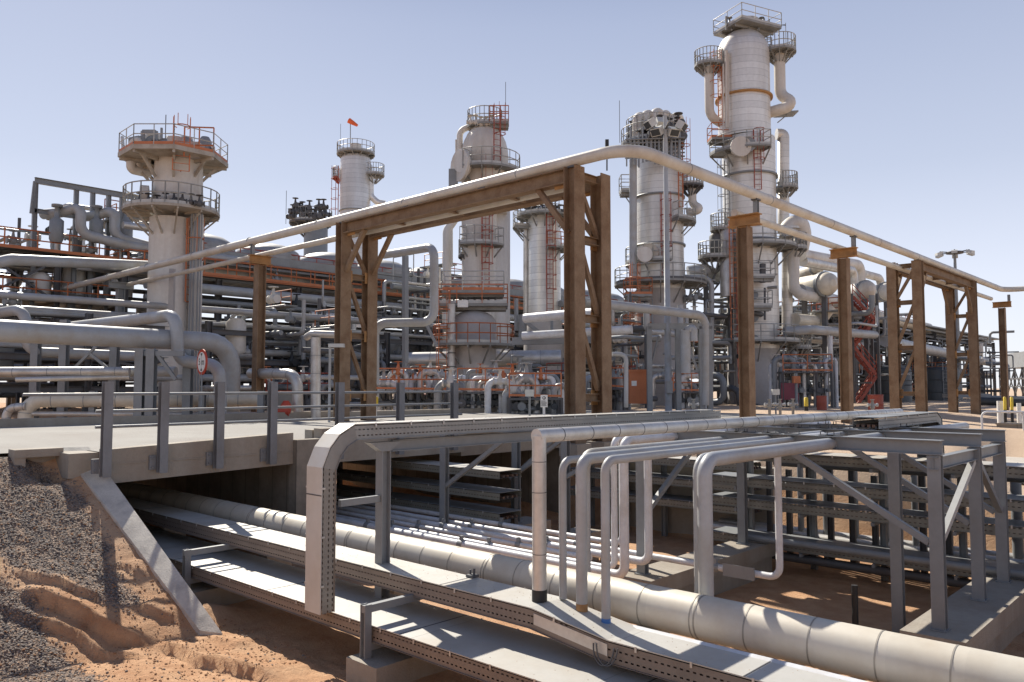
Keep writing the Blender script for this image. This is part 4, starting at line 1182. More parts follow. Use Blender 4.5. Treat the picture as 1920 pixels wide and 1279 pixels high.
# ------------------------------------------------------------------ tank tower, centre
def tower3():
    d = 55.; c = V(*VD(908, HZ, d)[:2], 0); k = d / FPX
    o = thing('column_tower', 'domed cream tower left of centre with a round side hatch and antenna', 'tower', (c.x, c.y, -.1))
    Z = lambda y: zof(908, y, d); r = 44 * k
    dome = [(Z(300) + (Z(232) - Z(300)) * math.sin(a), r * 1.04 * math.cos(a)) for a in (0, .25, .5, .75, 1., 1.2, 1.4)]
    MB().lathe([(Z(400), r * .98), (Z(305), r * 1.02)] + dome, c, 40).obj('upper_drum', 'tower_s', o)
    cb = V(*VD(898, HZ, d)[:2], 0)
    MB().lathe([(Z(600), 32 * k), (Z(395), 34 * k)], cb, 36).obj('shell', 'tower_s', o)
    MB().lathe([(Z(720), 28 * k), (Z(380), 28 * k), (Z(375), 18 * k)], V(*VD(929, HZ, d + 1)[:2], 0), 36).obj('rear_drum', 'tower_s', o)
    nozzle(o, VD(874, 312, d - 1.2), scr(215), .75, .35)
    MB().cyl(VD(868, 304, d - 1.7), .75, .16, 24, scr(225)).obj('side_hatch', 'tower_s', o)
    arc_platform(o, c, Z(238), .4, 34 * k, 0, 360, 'steel', 'steel')
    box_platform(o, VD(936, 236, d - .6), Z(238), R2, .65, .6, 'orange', 'steel')
    MB().lathe([(0, .55), (.7, .55), (.9, .3)], V(c.x, c.y, Z(248)), 20).obj('vent', 'steel', o)
    vm = MB(); rnd = random.Random(2)
    for q in range(5): valve(vm, VD(882 + q * 10, 232 - 3 * rnd.random(), d - 1), .8)
    vm.obj_parts('valve', 'tower_s', o)
    tubes(o, 'side_line', 'tower_s', [([VD(884, 236, d), VD(862, 246, d), VD(862, 330, d)], .22), ([VD(855, 262, d), VD(855, 330, d)], .06), ([VD(860, 400, d), VD(838, 432, d), VD(838, 700, d)], .3), ([VD(846, 500, d), VD(846, 330, d)], .12)], 12)
    arc_platform(o, c, Z(323), r, r + .9, 235, 380, 'steel', 'steel')
    arc_platform(o, cb, Z(462), 33 * k, 33 * k + .8, 230, 330, 'steel', 'steel')
    arc_platform(o, cb, Z(480), .3, 40 * k, 160, 215, 'steel', 'steel_d')
    ladder(o, cb, 34 * k, 290, Z(560), Z(330), 'redox')
    ladder(o, c, r, 300, Z(325), Z(238), 'redox')
    whip(o, VD(948, 240, d), 3.3)
    MB().obox(VD(850, 340, d - 1), R2 * .3, F2 * .3, UPZ * .8).obj('instrument_box', 'steel', o)
    for x in (848, 856): MB().tube([VD(x, 350, d - 1), VD(x, 318, d - 1)], .05, 6).obj('instrument_pipes', 'steel_d', o)


tower3()


def drum3():
    d = 47.; c = V(*VD(888, HZ, d)[:2], 0); k = d / FPX
    o = thing('process_drum', 'squat grey domed drum with orange railed platforms behind the bridge railing', 'drum', (c.x, c.y, -.1))
    Z = lambda y: zof(888, y, d); r = 42 * k
    dome = [(Z(606) + (Z(582) - Z(606)) * math.sin(a), r * math.cos(a)) for a in (0, .3, .6, .9, 1.2, 1.5)]
    MB().lathe([(-.2, r * 1.0), (Z(645), r)] + dome, c, 40).obj('shell', 'skirt', o)
    arc_platform(o, c, Z(646), r, r + 1.1, 170, 375, 'orange', 'steel')
    box_platform(o, VD(882, 574, d), Z(572), R2, 2.2, 1.1, 'orange', 'steel', 'steel')
    box_platform(o, VD(888, 555, d), Z(548), R2, 1.8, 1.1, 'steel', 'steel', 'orange')
    vm = MB(); rnd = random.Random(9)
    for q in range(9): valve(vm, VD(838 + q * 12, 548 + 8 * rnd.random(), d - .5 + rnd.random()), .8)
    for q in range(8): vm.begin().tube([VD(838 + q * 13, 575, d), VD(838 + q * 13, 535 + rnd.random() * 18, d)], .07, 6)
    vm.obj_parts('valve', 'steel', o)
    MB().obox(VD(868, 570, d - 1.2), R2 * .3, F2 * .2, UPZ * .2).obj('instrument_box', 'white', o)
    MB().lathe([(-.2, .22), (Z(575), .22)], V(*VD(846, HZ, d - 1.5)[:2], 0), 14).obj('standpipe', 'alu', o)
    ladder(o, V(*VD(832, HZ, d - 1)[:2], 0), 0, 270, Z(760), Z(575), 'orange', True, .6)
    for yy in (665, 690): MB().cyl(V(*VD(846, HZ, d - 1.5)[:2], Z(yy)), .26, .06, 14).obj('clamp', 'steel_d', o)


drum3()


def tower_small(px, dia, top, d, label, cap=True, mt='tower', bot=-.3, plats=(), seed=1, dome=True):
    c = V(*VD(px, HZ, d)[:2], 0); k = d / FPX; r = dia / 2 * k
    o = thing('column_tower', label, 'tower', (c.x, c.y, bot)); Z = lambda y: zof(px, y, d)
    hd = dia * .22
    dm = [(Z(top + hd) + (Z(top) - Z(top + hd)) * math.sin(a), r * math.cos(a)) for a in (0, .35, .7, 1.05, 1.4)]
    MB().lathe([(bot, r * 1.02)] + dm, c, 32).obj('shell', mt, o)
    return o, c, k, r, Z


def towers_rest():
    d = 85.
    o, c, k, r, Z = tower_small(662, 57, 288, d, 'white domed tower with an orange windsock on top, left of the large portal')
    arc_platform(o, c, Z(289), .3, 36 * k, 0, 360, 'steel', 'steel')
    arc_platform(o, V(*VD(697, HZ, d)[:2], 0), Z(328), .3, 20 * k, -130, 130, 'steel', 'steel')
    arc_platform(o, V(*VD(630, HZ, d)[:2], 0), Z(333), .2, 12 * k, 90, 270, 'steel', 'redox')
    tubes(o, 'side_line', 'tower', [([VD(695, 326, d), VD(695, 368, d), VD(708, 380, d), VD(722, 382, d)], 6 * k), ([VD(702, 390, d), VD(702, 600, d)], .4)], 12)
    ladder(o, c, r, 190, Z(450), Z(330), 'redox')
    MB().cyl(VD(667, 288, d), .6, 1., 16).obj('vent', 'tower_s', o)
    MB().tube([VD(657, 288, d), VD(657, 232, d)], .05, 6).obj('mast', 'steel', o)
    whip(o, VD(638, 290, d), 3.4)
    MB().lathe([(0, .30), (.5, .24), (1.1, .14)], VD(654, 226, d), 12, (R2 - UPZ * .6)).obj('windsock', mat('windsock_fabric', (.8, .14, .04), .7), o)
    MB().lathe([(Z(397) - .05, r), (Z(397) - .05, r * 1.06), (Z(397) + .05, r * 1.06), (Z(397) + .05, r)], c, 32).obj('stiffening_ring', 'steel', o)
    d = 62.
    o, c, k, r, Z = tower_small(1021, 62, 384, d, 'ribbed silver tower seen through the large brown portal')
    arc_platform(o, c, Z(406), r, r + .9, 150, 390, 'steel', 'steel')
    arc_platform(o, c, Z(425), .3, 60 * k, 150, 200, 'steel', 'steel')
    MB().bar(VD(965, 432, d), VD(990, 462, d), .1).obj('bracket', 'steel', o)
    tubes(o, 'side_line', 'alu', [([VD(986, 430, d), VD(986, 590, d)], 5 * k), ([VD(1000, 398, d), VD(1020, 384, d), VD(1044, 398, d)], .3)], 12)
    ladder(o, c, r, 285, Z(600), Z(425), 'redox')
    arc_platform(o, c, Z(468), r, r + .8, 275, 370, 'orange', 'steel')
    vm = MB(); rnd = random.Random(4)
    for q in range(10): valve(vm, VD(985 + q * 8, 385 + 14 * rnd.random(), d - 1.5), .8, scr(rnd.random() * 180))
    vm.obj_parts('valve', 'steel_d', o)
    whip(o, VD(1013, 385, d), 2.6)
    MB().lathe([(-.4, r * 1.3), (Z(640), r * 1.25), (Z(600), r)], c, 32).obj('skirt', 'skirt', o)
    # valve head beyond the rack, left of the windsock tower
    d = 70.
    o, c, k, r, Z = tower_small(588, 44, 420, d, 'short tower head crowded with dark valves left of the windsock tower', mt='steel')
    arc_platform(o, V(*VD(578, HZ, d)[:2], 0), Z(418), .3, 40 * k, 0, 360, 'steel_d', 'steel_d')
    vm = MB(); rnd = random.Random(6)
    for q in range(16): valve(vm, VD(545 + q * 4.4, 385 + 26 * rnd.random(), d - 1.5), 1.1, scr(rnd.random() * 180))
    for q in range(8): vm.begin().tube([VD(545 + q * 9, 418, d), VD(545 + q * 9, 382 + rnd.random() * 12, d)], .14, 6)
    vm.obj_parts('valve', 'steel_d', o)
    whip(o, VD(536, 420, d), 3.)


towers_rest()


# ------------------------------------------------------------------ beige column with two polygonal platforms, left
def left_column():
    d = 42.; c = V(*VD(320, HZ, d)[:2], 0); k = d / FPX
    o = thing('column_tower', 'thick beige column on the left with a wide octagonal platform on top', 'tower', (c.x, c.y, -.1))
    Z = lambda y: zof(320, y, d)
    cl = V(*VD(315, HZ, d)[:2], 0)
    MB().lathe([(-.1, 40 * k), (Z(412), 40 * k)], cl, 40).obj('lower_shell', 'tower_s', o)
    cu = V(*VD(325, HZ, d)[:2], 0)
    MB().lathe([(Z(402), 46 * k), (Z(330), 43 * k), (Z(304), 43 * k)], cu, 40).obj('upper_shell', 'tower_s', o)
    MB().lathe([(-.1, 12 * k), (Z(405), 12 * k)], V(*VD(362, HZ, d - .3)[:2], 0), 16).obj('side_duct', 'tower_s', o)
    for x in (352, 358, 366, 371): MB().tube([V(*VD(x, HZ, d - .9)[:2], 0), V(*VD(x, HZ, d - .9)[:2], Z(408))], .05, 6).obj('conduit', 'steel', o)
    arc_platform(o, V(*VD(314, HZ, d)[:2], 0), Z(398), 40 * k, 86 * k, 0, 360, 'steel', 'deck_w', 'rail')
    # octagonal top deck with conical support
    ct = V(*VD(316, HZ, d)[:2], 0); R_ = 97 * k
    vs = []; n = 8
    for z, rr in ((Z(306), R_ * .3), (Z(306), R_ * .5), (Z(305), R_), (Z(297), R_), (Z(297), R_ * .3)):
        for i in range(n): a = 22.5 + i * 45; vs.append(ct + scr(a) * rr + UPZ * z)
    fs = [(j * n + i, j * n + (i + 1) % n, (j + 1) * n + (i + 1) % n, (j + 1) * n + i) for j in range(1, 4) for i in range(n)]
    fs.append(tuple(4 * n + i for i in range(n)))
    pm = MB().add(vs, fs)
    for i in range(n):
        a = 22.5 + i * 45; s = scr(a)
        pm.bar(ct + s * 44 * k + UPZ * Z(342), ct + s * R_ * .8 + UPZ * Z(306), .12, .14)
        pm.bar(ct + s * 40 * k + UPZ * Z(308), ct + s * R_ * .97 + UPZ * Z(306), .14, .24)
    p = pm.obj('top_deck', 'deck_w', o)
    pts = [ct + scr(22.5 + i * 45) * R_ * .98 + UPZ * Z(297) for i in range(9)]
    rail_lines(MB(), pts, 1.05, .028, 1.2).obj('railing', 'rail', p)
    tb = MB()
    for a, b in zip(pts[:-1], pts[1:]): tb.bar(a + UPZ * .08, b + UPZ * .08, .02, .16)
    tb.obj('toe_board', 'orange', p)
    MB().lathe([(0, .5), (.75, .5), (.95, .3)], VD(345, 292, d - .6), 18).lathe([(0, .4), (.6, .4), (.8, .2)], VD(312, 290, d - .4), 18).obj('manway', 'steel', o)
    fm = MB()
    for a, b in (((268, 290), (268, 246)), ((292, 290), (292, 246)), ((268, 247), (292, 247)), ((250, 286), (250, 262)), ((243, 262), (262, 258)), ((268, 262), (256, 272))):
        fm.begin().bar(VD(*a, d), VD(*b, d), .18)
    fm.obj_parts('frame_member', 'steel', o)
    vm = MB(); rnd = random.Random(11)
    for q in range(7): valve(vm, VD(288 + q * 7, 274 + 6 * rnd.random(), d - .5), .7, scr(rnd.random() * 180))
    vm.begin().tube([VD(303, 290, d), VD(303, 240, d)], .07, 6)
    vm.obj_parts('valve', 'steel', o)
    whip(o, VD(310, 260, d), 1.3)
    ex = MB()
    for q in range(9): ex.begin().tube([VD(232 + q * 21, 291, d + rnd.uniform(-1.5, 1.5)), VD(232 + q * 21 + rnd.uniform(-3, 3), 291 - rnd.uniform(14, 34), d + rnd.uniform(-1.5, 1.5))], rnd.uniform(.04, .12), 6)
    for q in range(5): ex.begin().tube([VD(240 + q * 24, 286 - q * 4, d - 1.2 + .5 * q), VD(300 + q * 22, 284 - q * 3, d - 1 + .5 * q)], .07, 6)
    ex.obj_parts('deck_pipe', 'tower_s', o)
    MB().obox(VD(360, 284, d - .8), R2 * .5, F2 * .4, UPZ * .4).cyl(VD(330, 291, d - 1), .45, .9, 16).obj('deck_equipment', 'skirt', o)
    for q, (x, rr_) in enumerate(((262, .45), (288, .5), (384, .35))): MB().lathe([(0, rr_), (.8, rr_), (1.05, rr_ * .6)], VD(x, 293, d + .6), 16).obj('vent_drum', 'steel', o)
    tubes(o, 'deck_bend', 'tower_s', [([VD(248, 293, d), VD(248, 266, d), VD(262, 262, d), VD(266, 293, d)], .2), ([VD(275, 293, d + .5), VD(275, 252, d + .5), VD(298, 250, d + .5), VD(300, 293, d + .5)], .16)], 10, .5)
    rail_lines(MB(), [VD(345, 292, d - 1.9), VD(400, 292, d - .6)], 1.5, .04, .9).obj('railing', 'orange', o)
    tubes(o, 'underdeck_pipe', 'tower_s', [([VD(245, 304, d - 1), VD(245, 318, d - 1), VD(280, 326, d)], .22), ([VD(262, 300, d), VD(262, 322, d)], .15)], 12)
    MB().cyl(VD(279, 368, d - 1), .55, .4, 20, scr(200)).obj('side_hatch', 'tower_s', o)
    vm = MB()
    for q in range(8): valve(vm, VD(262 + q * 16, 376 + 8 * rnd.random(), d - 1.6), .75, scr(rnd.random() * 180))
    vm.obj_parts('valve', 'steel_d', o)
    ladder(o, cu, 60 * k, 296, Z(336), Z(275), 'orange', True, .8)
    ladder(o, cl, 42 * k, 335, Z(568), Z(450), 'orange')
    MB().obox(VD(322, 556, d - 2), R2 * .12, F2 * .12, UPZ * 1.4).obj('cable_duct', 'skirt', o)


left_column()


# ------------------------------------------------------------------ framed modules
def module(name, label, xs_, ys_, levels, mt='steel_d', sec=.3, deck=(), railm='orange', npipes=0, seed=1, pr=(.1, .3), pm=('pipe', 'steel', 'alu'), along='y', zb=-.1, brace=True, vess=0, skip=()):
    rnd = random.Random(seed); o = thing(name, label, 'process module' if 'module' in name else 'pipe rack', (xs_[0], ys_[0], zb))
    zt = levels[-1]
    for x in xs_:
        for y in ys_: MB().hsec((x, y, zb), (x, y, zt + .15), sec, sec, (0, 1, 0), .025, .018).obj('column', mt, o)
    for z in levels:
        b = MB()
        for y in ys_: b.begin().hsec((xs_[0], y, z - .13), (xs_[-1], y, z - .13), sec * .7, .26, (0, 0, 1))
        b.obj_parts('cross_beam', mt, o)
        b = MB()
        for x in (xs_[0], xs_[-1]): b.begin().hsec((x, ys_[0], z - .41), (x, ys_[-1], z - .41), sec * .7, .28, (0, 0, 1))
        b.obj_parts('long_beam', mt, o)
    if brace:
        b = MB()
        for i in range(0, len(ys_) - 1, 2):
            z0 = zb
            for z in levels:
                b.bar((xs_[-1], ys_[i], z0), (xs_[-1], ys_[i + 1], z - .3), .13).bar((xs_[-1], ys_[i + 1], z0), (xs_[-1], ys_[i], z - .3), .13); z0 = z
        b.obj('bracing', mt, o)
    for z in deck:
        MB().box(min(xs_), max(xs_) + .6, min(ys_), max(ys_), z + .02, z + .07).obj('deck', 'steel_d', o)
        x0, x1, y0, y1 = min(xs_), max(xs_) + .6, min(ys_), max(ys_)
        rail_lines(MB(), [(x1, y0, z + .07), (x1, y1, z + .07)], 1.1, .04, 1.6).obj('railing', railm, o)
        rail_lines(MB(), [(x0, y0, z + .07), (x1, y0, z + .07)], 1.1, .04, 1.6).obj('railing', railm, o)
        MB().bar((x1 + .03, y0, z + .12), (x1 + .03, y1, z + .12), .03, .18).obj('toe_board', railm, o)
    for i in range(npipes):
        z = rnd.choice(levels[:]) ; r = rnd.uniform(*pr); m = rnd.choice(pm)
        if along == 'y':
            x = rnd.uniform(min(xs_) + .3, max(xs_) + .1); a = min(ys_) - rnd.uniform(-1, 3); b = max(ys_) + rnd.uniform(-2, 2)
            if rnd.random() < .35:
                y = rnd.uniform(a, b); pts = [(x, a, z + r), (x, y, z + r), (x, y, z + r - rnd.choice((1.5, 2.2)) * (1 if z > 3 else -1)), (x + rnd.choice((.0, 1.1)), y + .01, z + r - 2.2 * (1 if z > 3 else -1)), (x + 1.2, b, z + r - 2.2 * (1 if z > 3 else -1))]
            else: pts = [(x, a, z + r), (x, b, z + r)]
        else:
            y = rnd.uniform(min(ys_), max(ys_)); pts = [(min(xs_) - 1, y, z + r), (max(xs_) + 1, y, z + r)]
        MB().tube(fillet(pts, r * 3), r, 10).obj('pipe', m, o)
    for i in range(vess):
        y = rnd.uniform(min(ys_) + 1, max(ys_) - 1); x = rnd.uniform(min(xs_) + 1, max(xs_)); z = rnd.choice(levels[:-1]); h = rnd.uniform(1.2, 2.4); r = rnd.uniform(.4, .8)
        MB().lathe([(0, r * .6), (.2, r), (h, r), (h + .25, r * .6)], (x, y, z), 16).obj('vessel', rnd.choice(('steel', 'tower_s', 'steel_d')), o)
    vm = MB()
    for i in range(vess * 2): valve(vm, V(rnd.uniform(min(xs_), max(xs_) + .5), rnd.uniform(min(ys_), max(ys_)), rnd.choice(levels) + .5), 1.0, scr(rnd.random() * 180))
    if vm.v: vm.obj_parts('valve', 'steel', o)
    return o


def frange(a, b, s):
    out = []; x = a
    while x <= b + 1e-6: out.append(x); x += s
    return out


# long rack carrying the air coolers
ra = module('pipe_rack', 'long multi level grey pipe rack running behind the bridge and the large portal', [-56, -50], frange(19, 79, 6), [2.6, 4.6, 6.6, 8.2], 'steel_d', .36, (8.35,), 'orange', 26, 21, (.1, .26), pm=('steel', 'steel_d', 'steel', 'pipe'), along='y', vess=8, brace=False)
for i, (x, z, r, m) in enumerate(((-49.4, 7.55, .33, 'pipe'), (-49.5, 6.75, .18, 'steel'), (-49.3, 5.2, .3, 'steel'), (-49.2, 3.6, .42, 'pipe'), (-49.4, 2.9, .2, 'alu'))):
    pipe('rack_pipe', ('thick grey pipe just under the orange walkway of the long rack', 'thin pipe below the thick one on the long rack', 'grey pipe at mid height on the face of the long rack',
                       'thick low grey pipe on the face of the long rack', 'thin aluminium pipe low on the face of the long rack')[i], [(x, 20, z), (x, 82, z)], r, m, seg=14)
ac = thing('air_cooler_bank', 'row of low domed fan drums on top of the long rack above orange walkways', 'air cooler', (-52.5, 20, 8.4))
MB().box(-55.6, -49.9, 22, 79, 9.35, 9.5).obj('bundle_deck', 'steel', ac)
MB().box(-55.6, -49.9, 22, 79, 9.72, 10.3).obj('tube_bundle', 'steel', ac)
rail_lines(MB(), [(-49.6, 20, 8.5), (-49.6, 79, 8.5)], 1.1, .05, 1.5, toe=True).obj('railing', 'orange', ac)
MB().bar((-49.3, 19, 8.55), (-49.3, 79, 8.55), .05, .18).obj('toe_board', 'orange', ac)
rail_lines(MB(), [(-50.0, 22, 9.75), (-50.0, 79, 9.75)], .9, .04, 1.5).obj('railing', 'redox', ac)
drumat = mat('fan_drum_metal', (.34, .34, .34), .55, .3, dirt=(.2, .19, .18), damt=.6, bands=.3)
for k in range(11):
    y = 24.7 + k * 5.1
    MB().lathe([(10.3, 2.3), (10.75, 2.3), (11.0, 2.15), (11.35, 1.6), (11.5, 1.0), (11.55, .3)], (-52.2, y, 0), 28).obj('fan_drum', drumat, ac)

module('process_module', 'open steel process structure at the far left with orange decks', [-60, -56, -51.5], frange(4.5, 19.5, 3.75), [3.2, 6.2, 9.0], 'steel_d', .3, (9.0, 6.2), 'orange', 20, 33, (.08, .22), pm=('steel', 'steel_d', 'pipe'), along='y', vess=14)
# tall frame above it
gf = thing('lifting_gantry', 'tall open grey gantry frame standing above the far left structure', 'gantry', (-52, 5, 9))
ys_ = []
fb = MB()
X0 = -52
top = VX(65, 338, X0); end = VX(300, 370, X0)
MB().hsec(top, V(X0, end.y, top.z), .26, .34, (0, 0, 1)).obj('top_beam', 'steel', gf)
for px in (65, 142, 173, 203, 228):
    p = VX(px, 400, X0)
    t_ = MB().hsec((X0, p.y, 5.), (X0, p.y, top.z - .18), .24, .24, (0, 1, 0)); t_.obj('post', 'steel', gf)
p = VX(65, 395, X0); q = VX(140, 408, X0)
MB().hsec(p, V(X0, q.y, p.z), .2, .26, (0, 0, 1)).bar(VX(58, 400, X0), VX(65, 340, X0), .14).obj('side_beam', 'steel', gf)
for i, (a, b, lab) in enumerate((((118, 398), (152, 386), 'left hooked grey process pipe above the far left structure'), ((182, 404), (216, 393), 'right hooked grey process pipe above the far left structure'))):
    p0 = VX(a[0], a[1], -51.3); p1 = VX(b[0], b[1], -50.6); p2 = V(p1.x, p1.y, VX(b[0], b[1] + 52, -50.6).z); p3 = V(p1.x + .6, p1.y + 2.6, p2.z - .5); p4 = p3 + V(0, 5.5, -.1)
    pipe('process_pipe', lab, [p0 + V(-1.5, -.6, 0), p0, p1, p2, p3, p4], .3, 'pipe', br=.7, group='hooked grey pipes at the far left')
for i, (px, py) in enumerate(((105, 430), (180, 440), (235, 450))):
    p = VX(px, 455, -51); h = p.z
    o = MB().lathe([(h, .3), (h + .2, .38), (h + 1.3, .38), (h + 1.5, .15), (h + 2.1, .12), (h + 2.1, .3), (h + 2.25, .3)], (p.x, p.y, 0), 16)
    tag(o.obj('filter_vessel', 'steel'), ('left', 'middle', 'right')[i] + ' upright vessel on the upper deck of the far left structure', 'vessel', 'upright vessels on the far left deck')

# foreground left plant pipes
pipe('process_pipe', 'thickest grey pipe crossing the left edge and bending down beside the brown post', [VX(-60, 617, -30), VX(434, 643, -30), V(-30, VX(434, 643, -30).y, -.2)], .37, 'pipe', br=1.0, seg=28)
pipe('process_pipe', 'grey pipe rising over the thickest one and stepping down in a double bend', [VD(90, 618, 36), VD(330, 591, 29.8), VD(334, 676, 29.8), VD(412, 686, 29.3), VD(414, 800, 29.3)], .23, 'pipe', br=.55, seg=22)
pipe('process_pipe', 'grey pipe dropping from the left edge behind the thickest pipe', [VD(-60, 596, 34), VD(48, 579, 33), VD(50, 660, 33), VD(260, 668, 36)], .22, 'pipe', br=.6, seg=20)
pipe('process_pipe', 'high grey pipe entering at the left edge with a soft bend', [VD(-40, 500, 36), VD(20, 487, 37), VD(292, 499, 44)], .27, 'pipe', br=.8, seg=20)
pipe('process_pipe', 'upper horizontal silver pipe low at the left edge', [VD(-40, 698, 30), VD(243, 697, 31)], .19, 'alu', seams=1.2, seg=20)
pipe('process_pipe', 'thin silver pipe under the upper silver pipe at the left edge', [VD(30, 712, 30), VD(243, 707, 31)], .1, 'alu', seg=16)
pipe('process_pipe', 'short grey pipe joining the steel posts at the left', [VD(244, 697, 31.5), VD(330, 697, 31.5)], .2, 'pipe', seg=16)
lp_ = pipe('insulated_pipe', 'cream clad pipe with a silver elbow just beyond the far kerb of the bridge', [VD(48, 830, 29.6), VD(48, 751, 29.6), VD(488, 750, 31.5)], .26, 'clad', br=.55, seams=1.1, seg=24)
pipe('insulated_pipe', 'smaller silver elbow pipe left of the cream clad pipe', [VD(12, 830, 29.4), VD(12, 765, 29.4), VD(50, 762, 29.4)], .15, 'alu', br=.35, seams=.3, seg=18)
pipe('process_pipe', 'thin galvanised pipe low along the far kerb', [VD(60, 776, 29.6), VD(490, 777, 31.3)], .09, 'alu', seg=12)
for i, px in enumerate((67, 175, 268, 380, 490)):
    p = VD(px, HZ, 30.2); o = MB().hsec((p.x, p.y, -.2), (p.x, p.y, zof(px, 733, 30.2)), .22, .22, F2)
    tag(o.obj('pipe_support', 'steel'), ('first', 'second', 'third', 'fourth', 'fifth')[i] + ' short steel post beyond the far kerb, counted from the left edge', 'post', 'short posts beyond the far kerb')
sf = thing('pipe_gantry', 'grey steel frame with diagonal braces under the thickest pipe at the left', 'steel frame', tuple(VD(262, HZ, 29)[:2]) + (-.1,))
for x, d in ((262, 29), (283, 29), (352, 30), (118, 33), (213, 33), (65, 33)):
    p = VD(x, HZ, d); MB().hsec((p.x, p.y, -.2), (p.x, p.y, zof(x, 655 if x > 250 else 600, d)), .3, .3, F2).obj('column', 'steel', sf)
MB().bar(VD(213, 700, 32), VD(168, 662, 32), .1).bar(VD(130, 700, 32), VD(180, 650, 32), .1).bar(VD(288, 655, 29), VD(330, 712, 29), .12).bar(VD(255, 663, 29), VD(345, 663, 29), .18).obj('braces', 'steel', sf)
mid = [('grey pipe of the left low rack', 4.4), ]
lr = module('pipe_rack', 'low dark pipe rack packed with pipes behind the left side pipes', [-45, -41], frange(2, 44, 6), [1.5, 3.0, 4.6], 'steel_d', .3, (), 'orange', 22, 44, (.1, .24), pm=('steel', 'steel_d', 'pipe'), along='y', vess=8, brace=True)
# pipes near the large portal
pipe('process_pipe', 'grey pipe loop with square bends standing inside the large portal', [VD(720, 478, 33), VD(814, 463, 30), VD(814, 604, 30), VD(703, 606, 30), VD(703, 720, 30)], .165, 'pipe', br=.45, seg=20)
pv = pipe('insulated_pipe', 'vertical aluminium clad pipe with a curled top left of the large portal', [VD(575, 632, 31.5), VD(585, 626, 31), VD(640, 628, 31)], .14, 'alu', br=.2, seg=18)
pipe('insulated_pipe', 'aluminium clad stand pipe left of the large portal', [VD(592, 633, 31), VD(592, 790, 31)], .19, 'alu', br=.3, seams=.7, seg=18)
pipe('insulated_pipe', 'aluminium clad elbow pipe between the brown post and the portal', [VD(470, 700, 33), VD(558, 702, 31), VD(558, 790, 31)], .21, 'alu', br=.6, seams=.9, seg=20)
pipe('process_pipe', 'bright silver pipe running low behind the domed drum', [VD(757, 676, 49.5), VD(1052, 671, 49)], .5, 'alu', seams=1.7, seg=24)
pipe('process_pipe', 'white pipe crossing behind the right leg of the large portal', [VD(985, 597, 42), VD(1062, 590, 40), VD(1130, 586, 38)], .25, 'pipe_w', seg=20)
pipe('process_pipe', 'second white pipe below the first behind the right leg of the portal', [VD(980, 630, 42), VD(1185, 618, 40)], .22, 'pipe_w', seg=20)
pipe('process_pipe', 'grey pipe leaving the portal to the right and dropping in front of the second tower', [VD(1140, 571, 37), VD(1322, 592, 40), VD(1322, 760, 40)], .22, 'pipe', br=.6, seg=20)
pipe('process_pipe', 'thin grey inverted U pipe right of the portal', [VD(1148, 664, 36), VD(1174, 664, 36), VD(1174, 764, 36)], .1, 'pipe', br=.4, seg=14)
mf = thing('pipe_gantry', 'grey steel frame carrying a pipe tray behind the right leg of the large portal', 'steel frame', tuple(VD(975, HZ, 44)[:2]) + (-.2,))
for a, b, s in (((980, 640), (980, 590), .4), ((985, 603), (1016, 627), .25), ((960, 640), (1140, 636), .5), ((760, 480), (760, 790), .32), ((797, 603), (820, 650), .2), ((968, 560), (968, 620), .2)):
    MB().bar(VD(*a, 43), VD(*b, 43), s * .8).obj('member', 'steel', mf)
w1 = thing('goal_post_frame', 'grey goal shaped pipe frame in front of the second tower', 'steel frame', tuple(VD(1270, HZ, 40)[:2]) + (-.4,))
for x in (1218, 1272, 1316, 1331): MB().hsec(V(*VD(x, HZ, 40)[:2], -.45), V(*VD(x, HZ, 40)[:2], zof(x, 612, 40)), .26, .26, F2).obj('column', 'steel', w1)
MB().bar(VD(1215, 612, 40), VD(1335, 612, 40), .26, .3).bar(VD(1235, 630, 40), VD(1222, 680, 40), .08).bar(VD(1292, 650, 40), VD(1310, 700, 40), .1).bar(VD(1312, 700, 40), VD(1330, 650, 40), .1).bar(VD(1215, 694, 40), VD(1335, 696, 40), .12).obj('beams', 'steel', w1)
tubes(w1, 'pipe', 'pipe', [([VD(1285, 620, 39), VD(1285, 700, 39)], .25), ([VD(1286, 622, 39), VD(1300, 612, 39), VD(1300, 640, 39)], .2)])


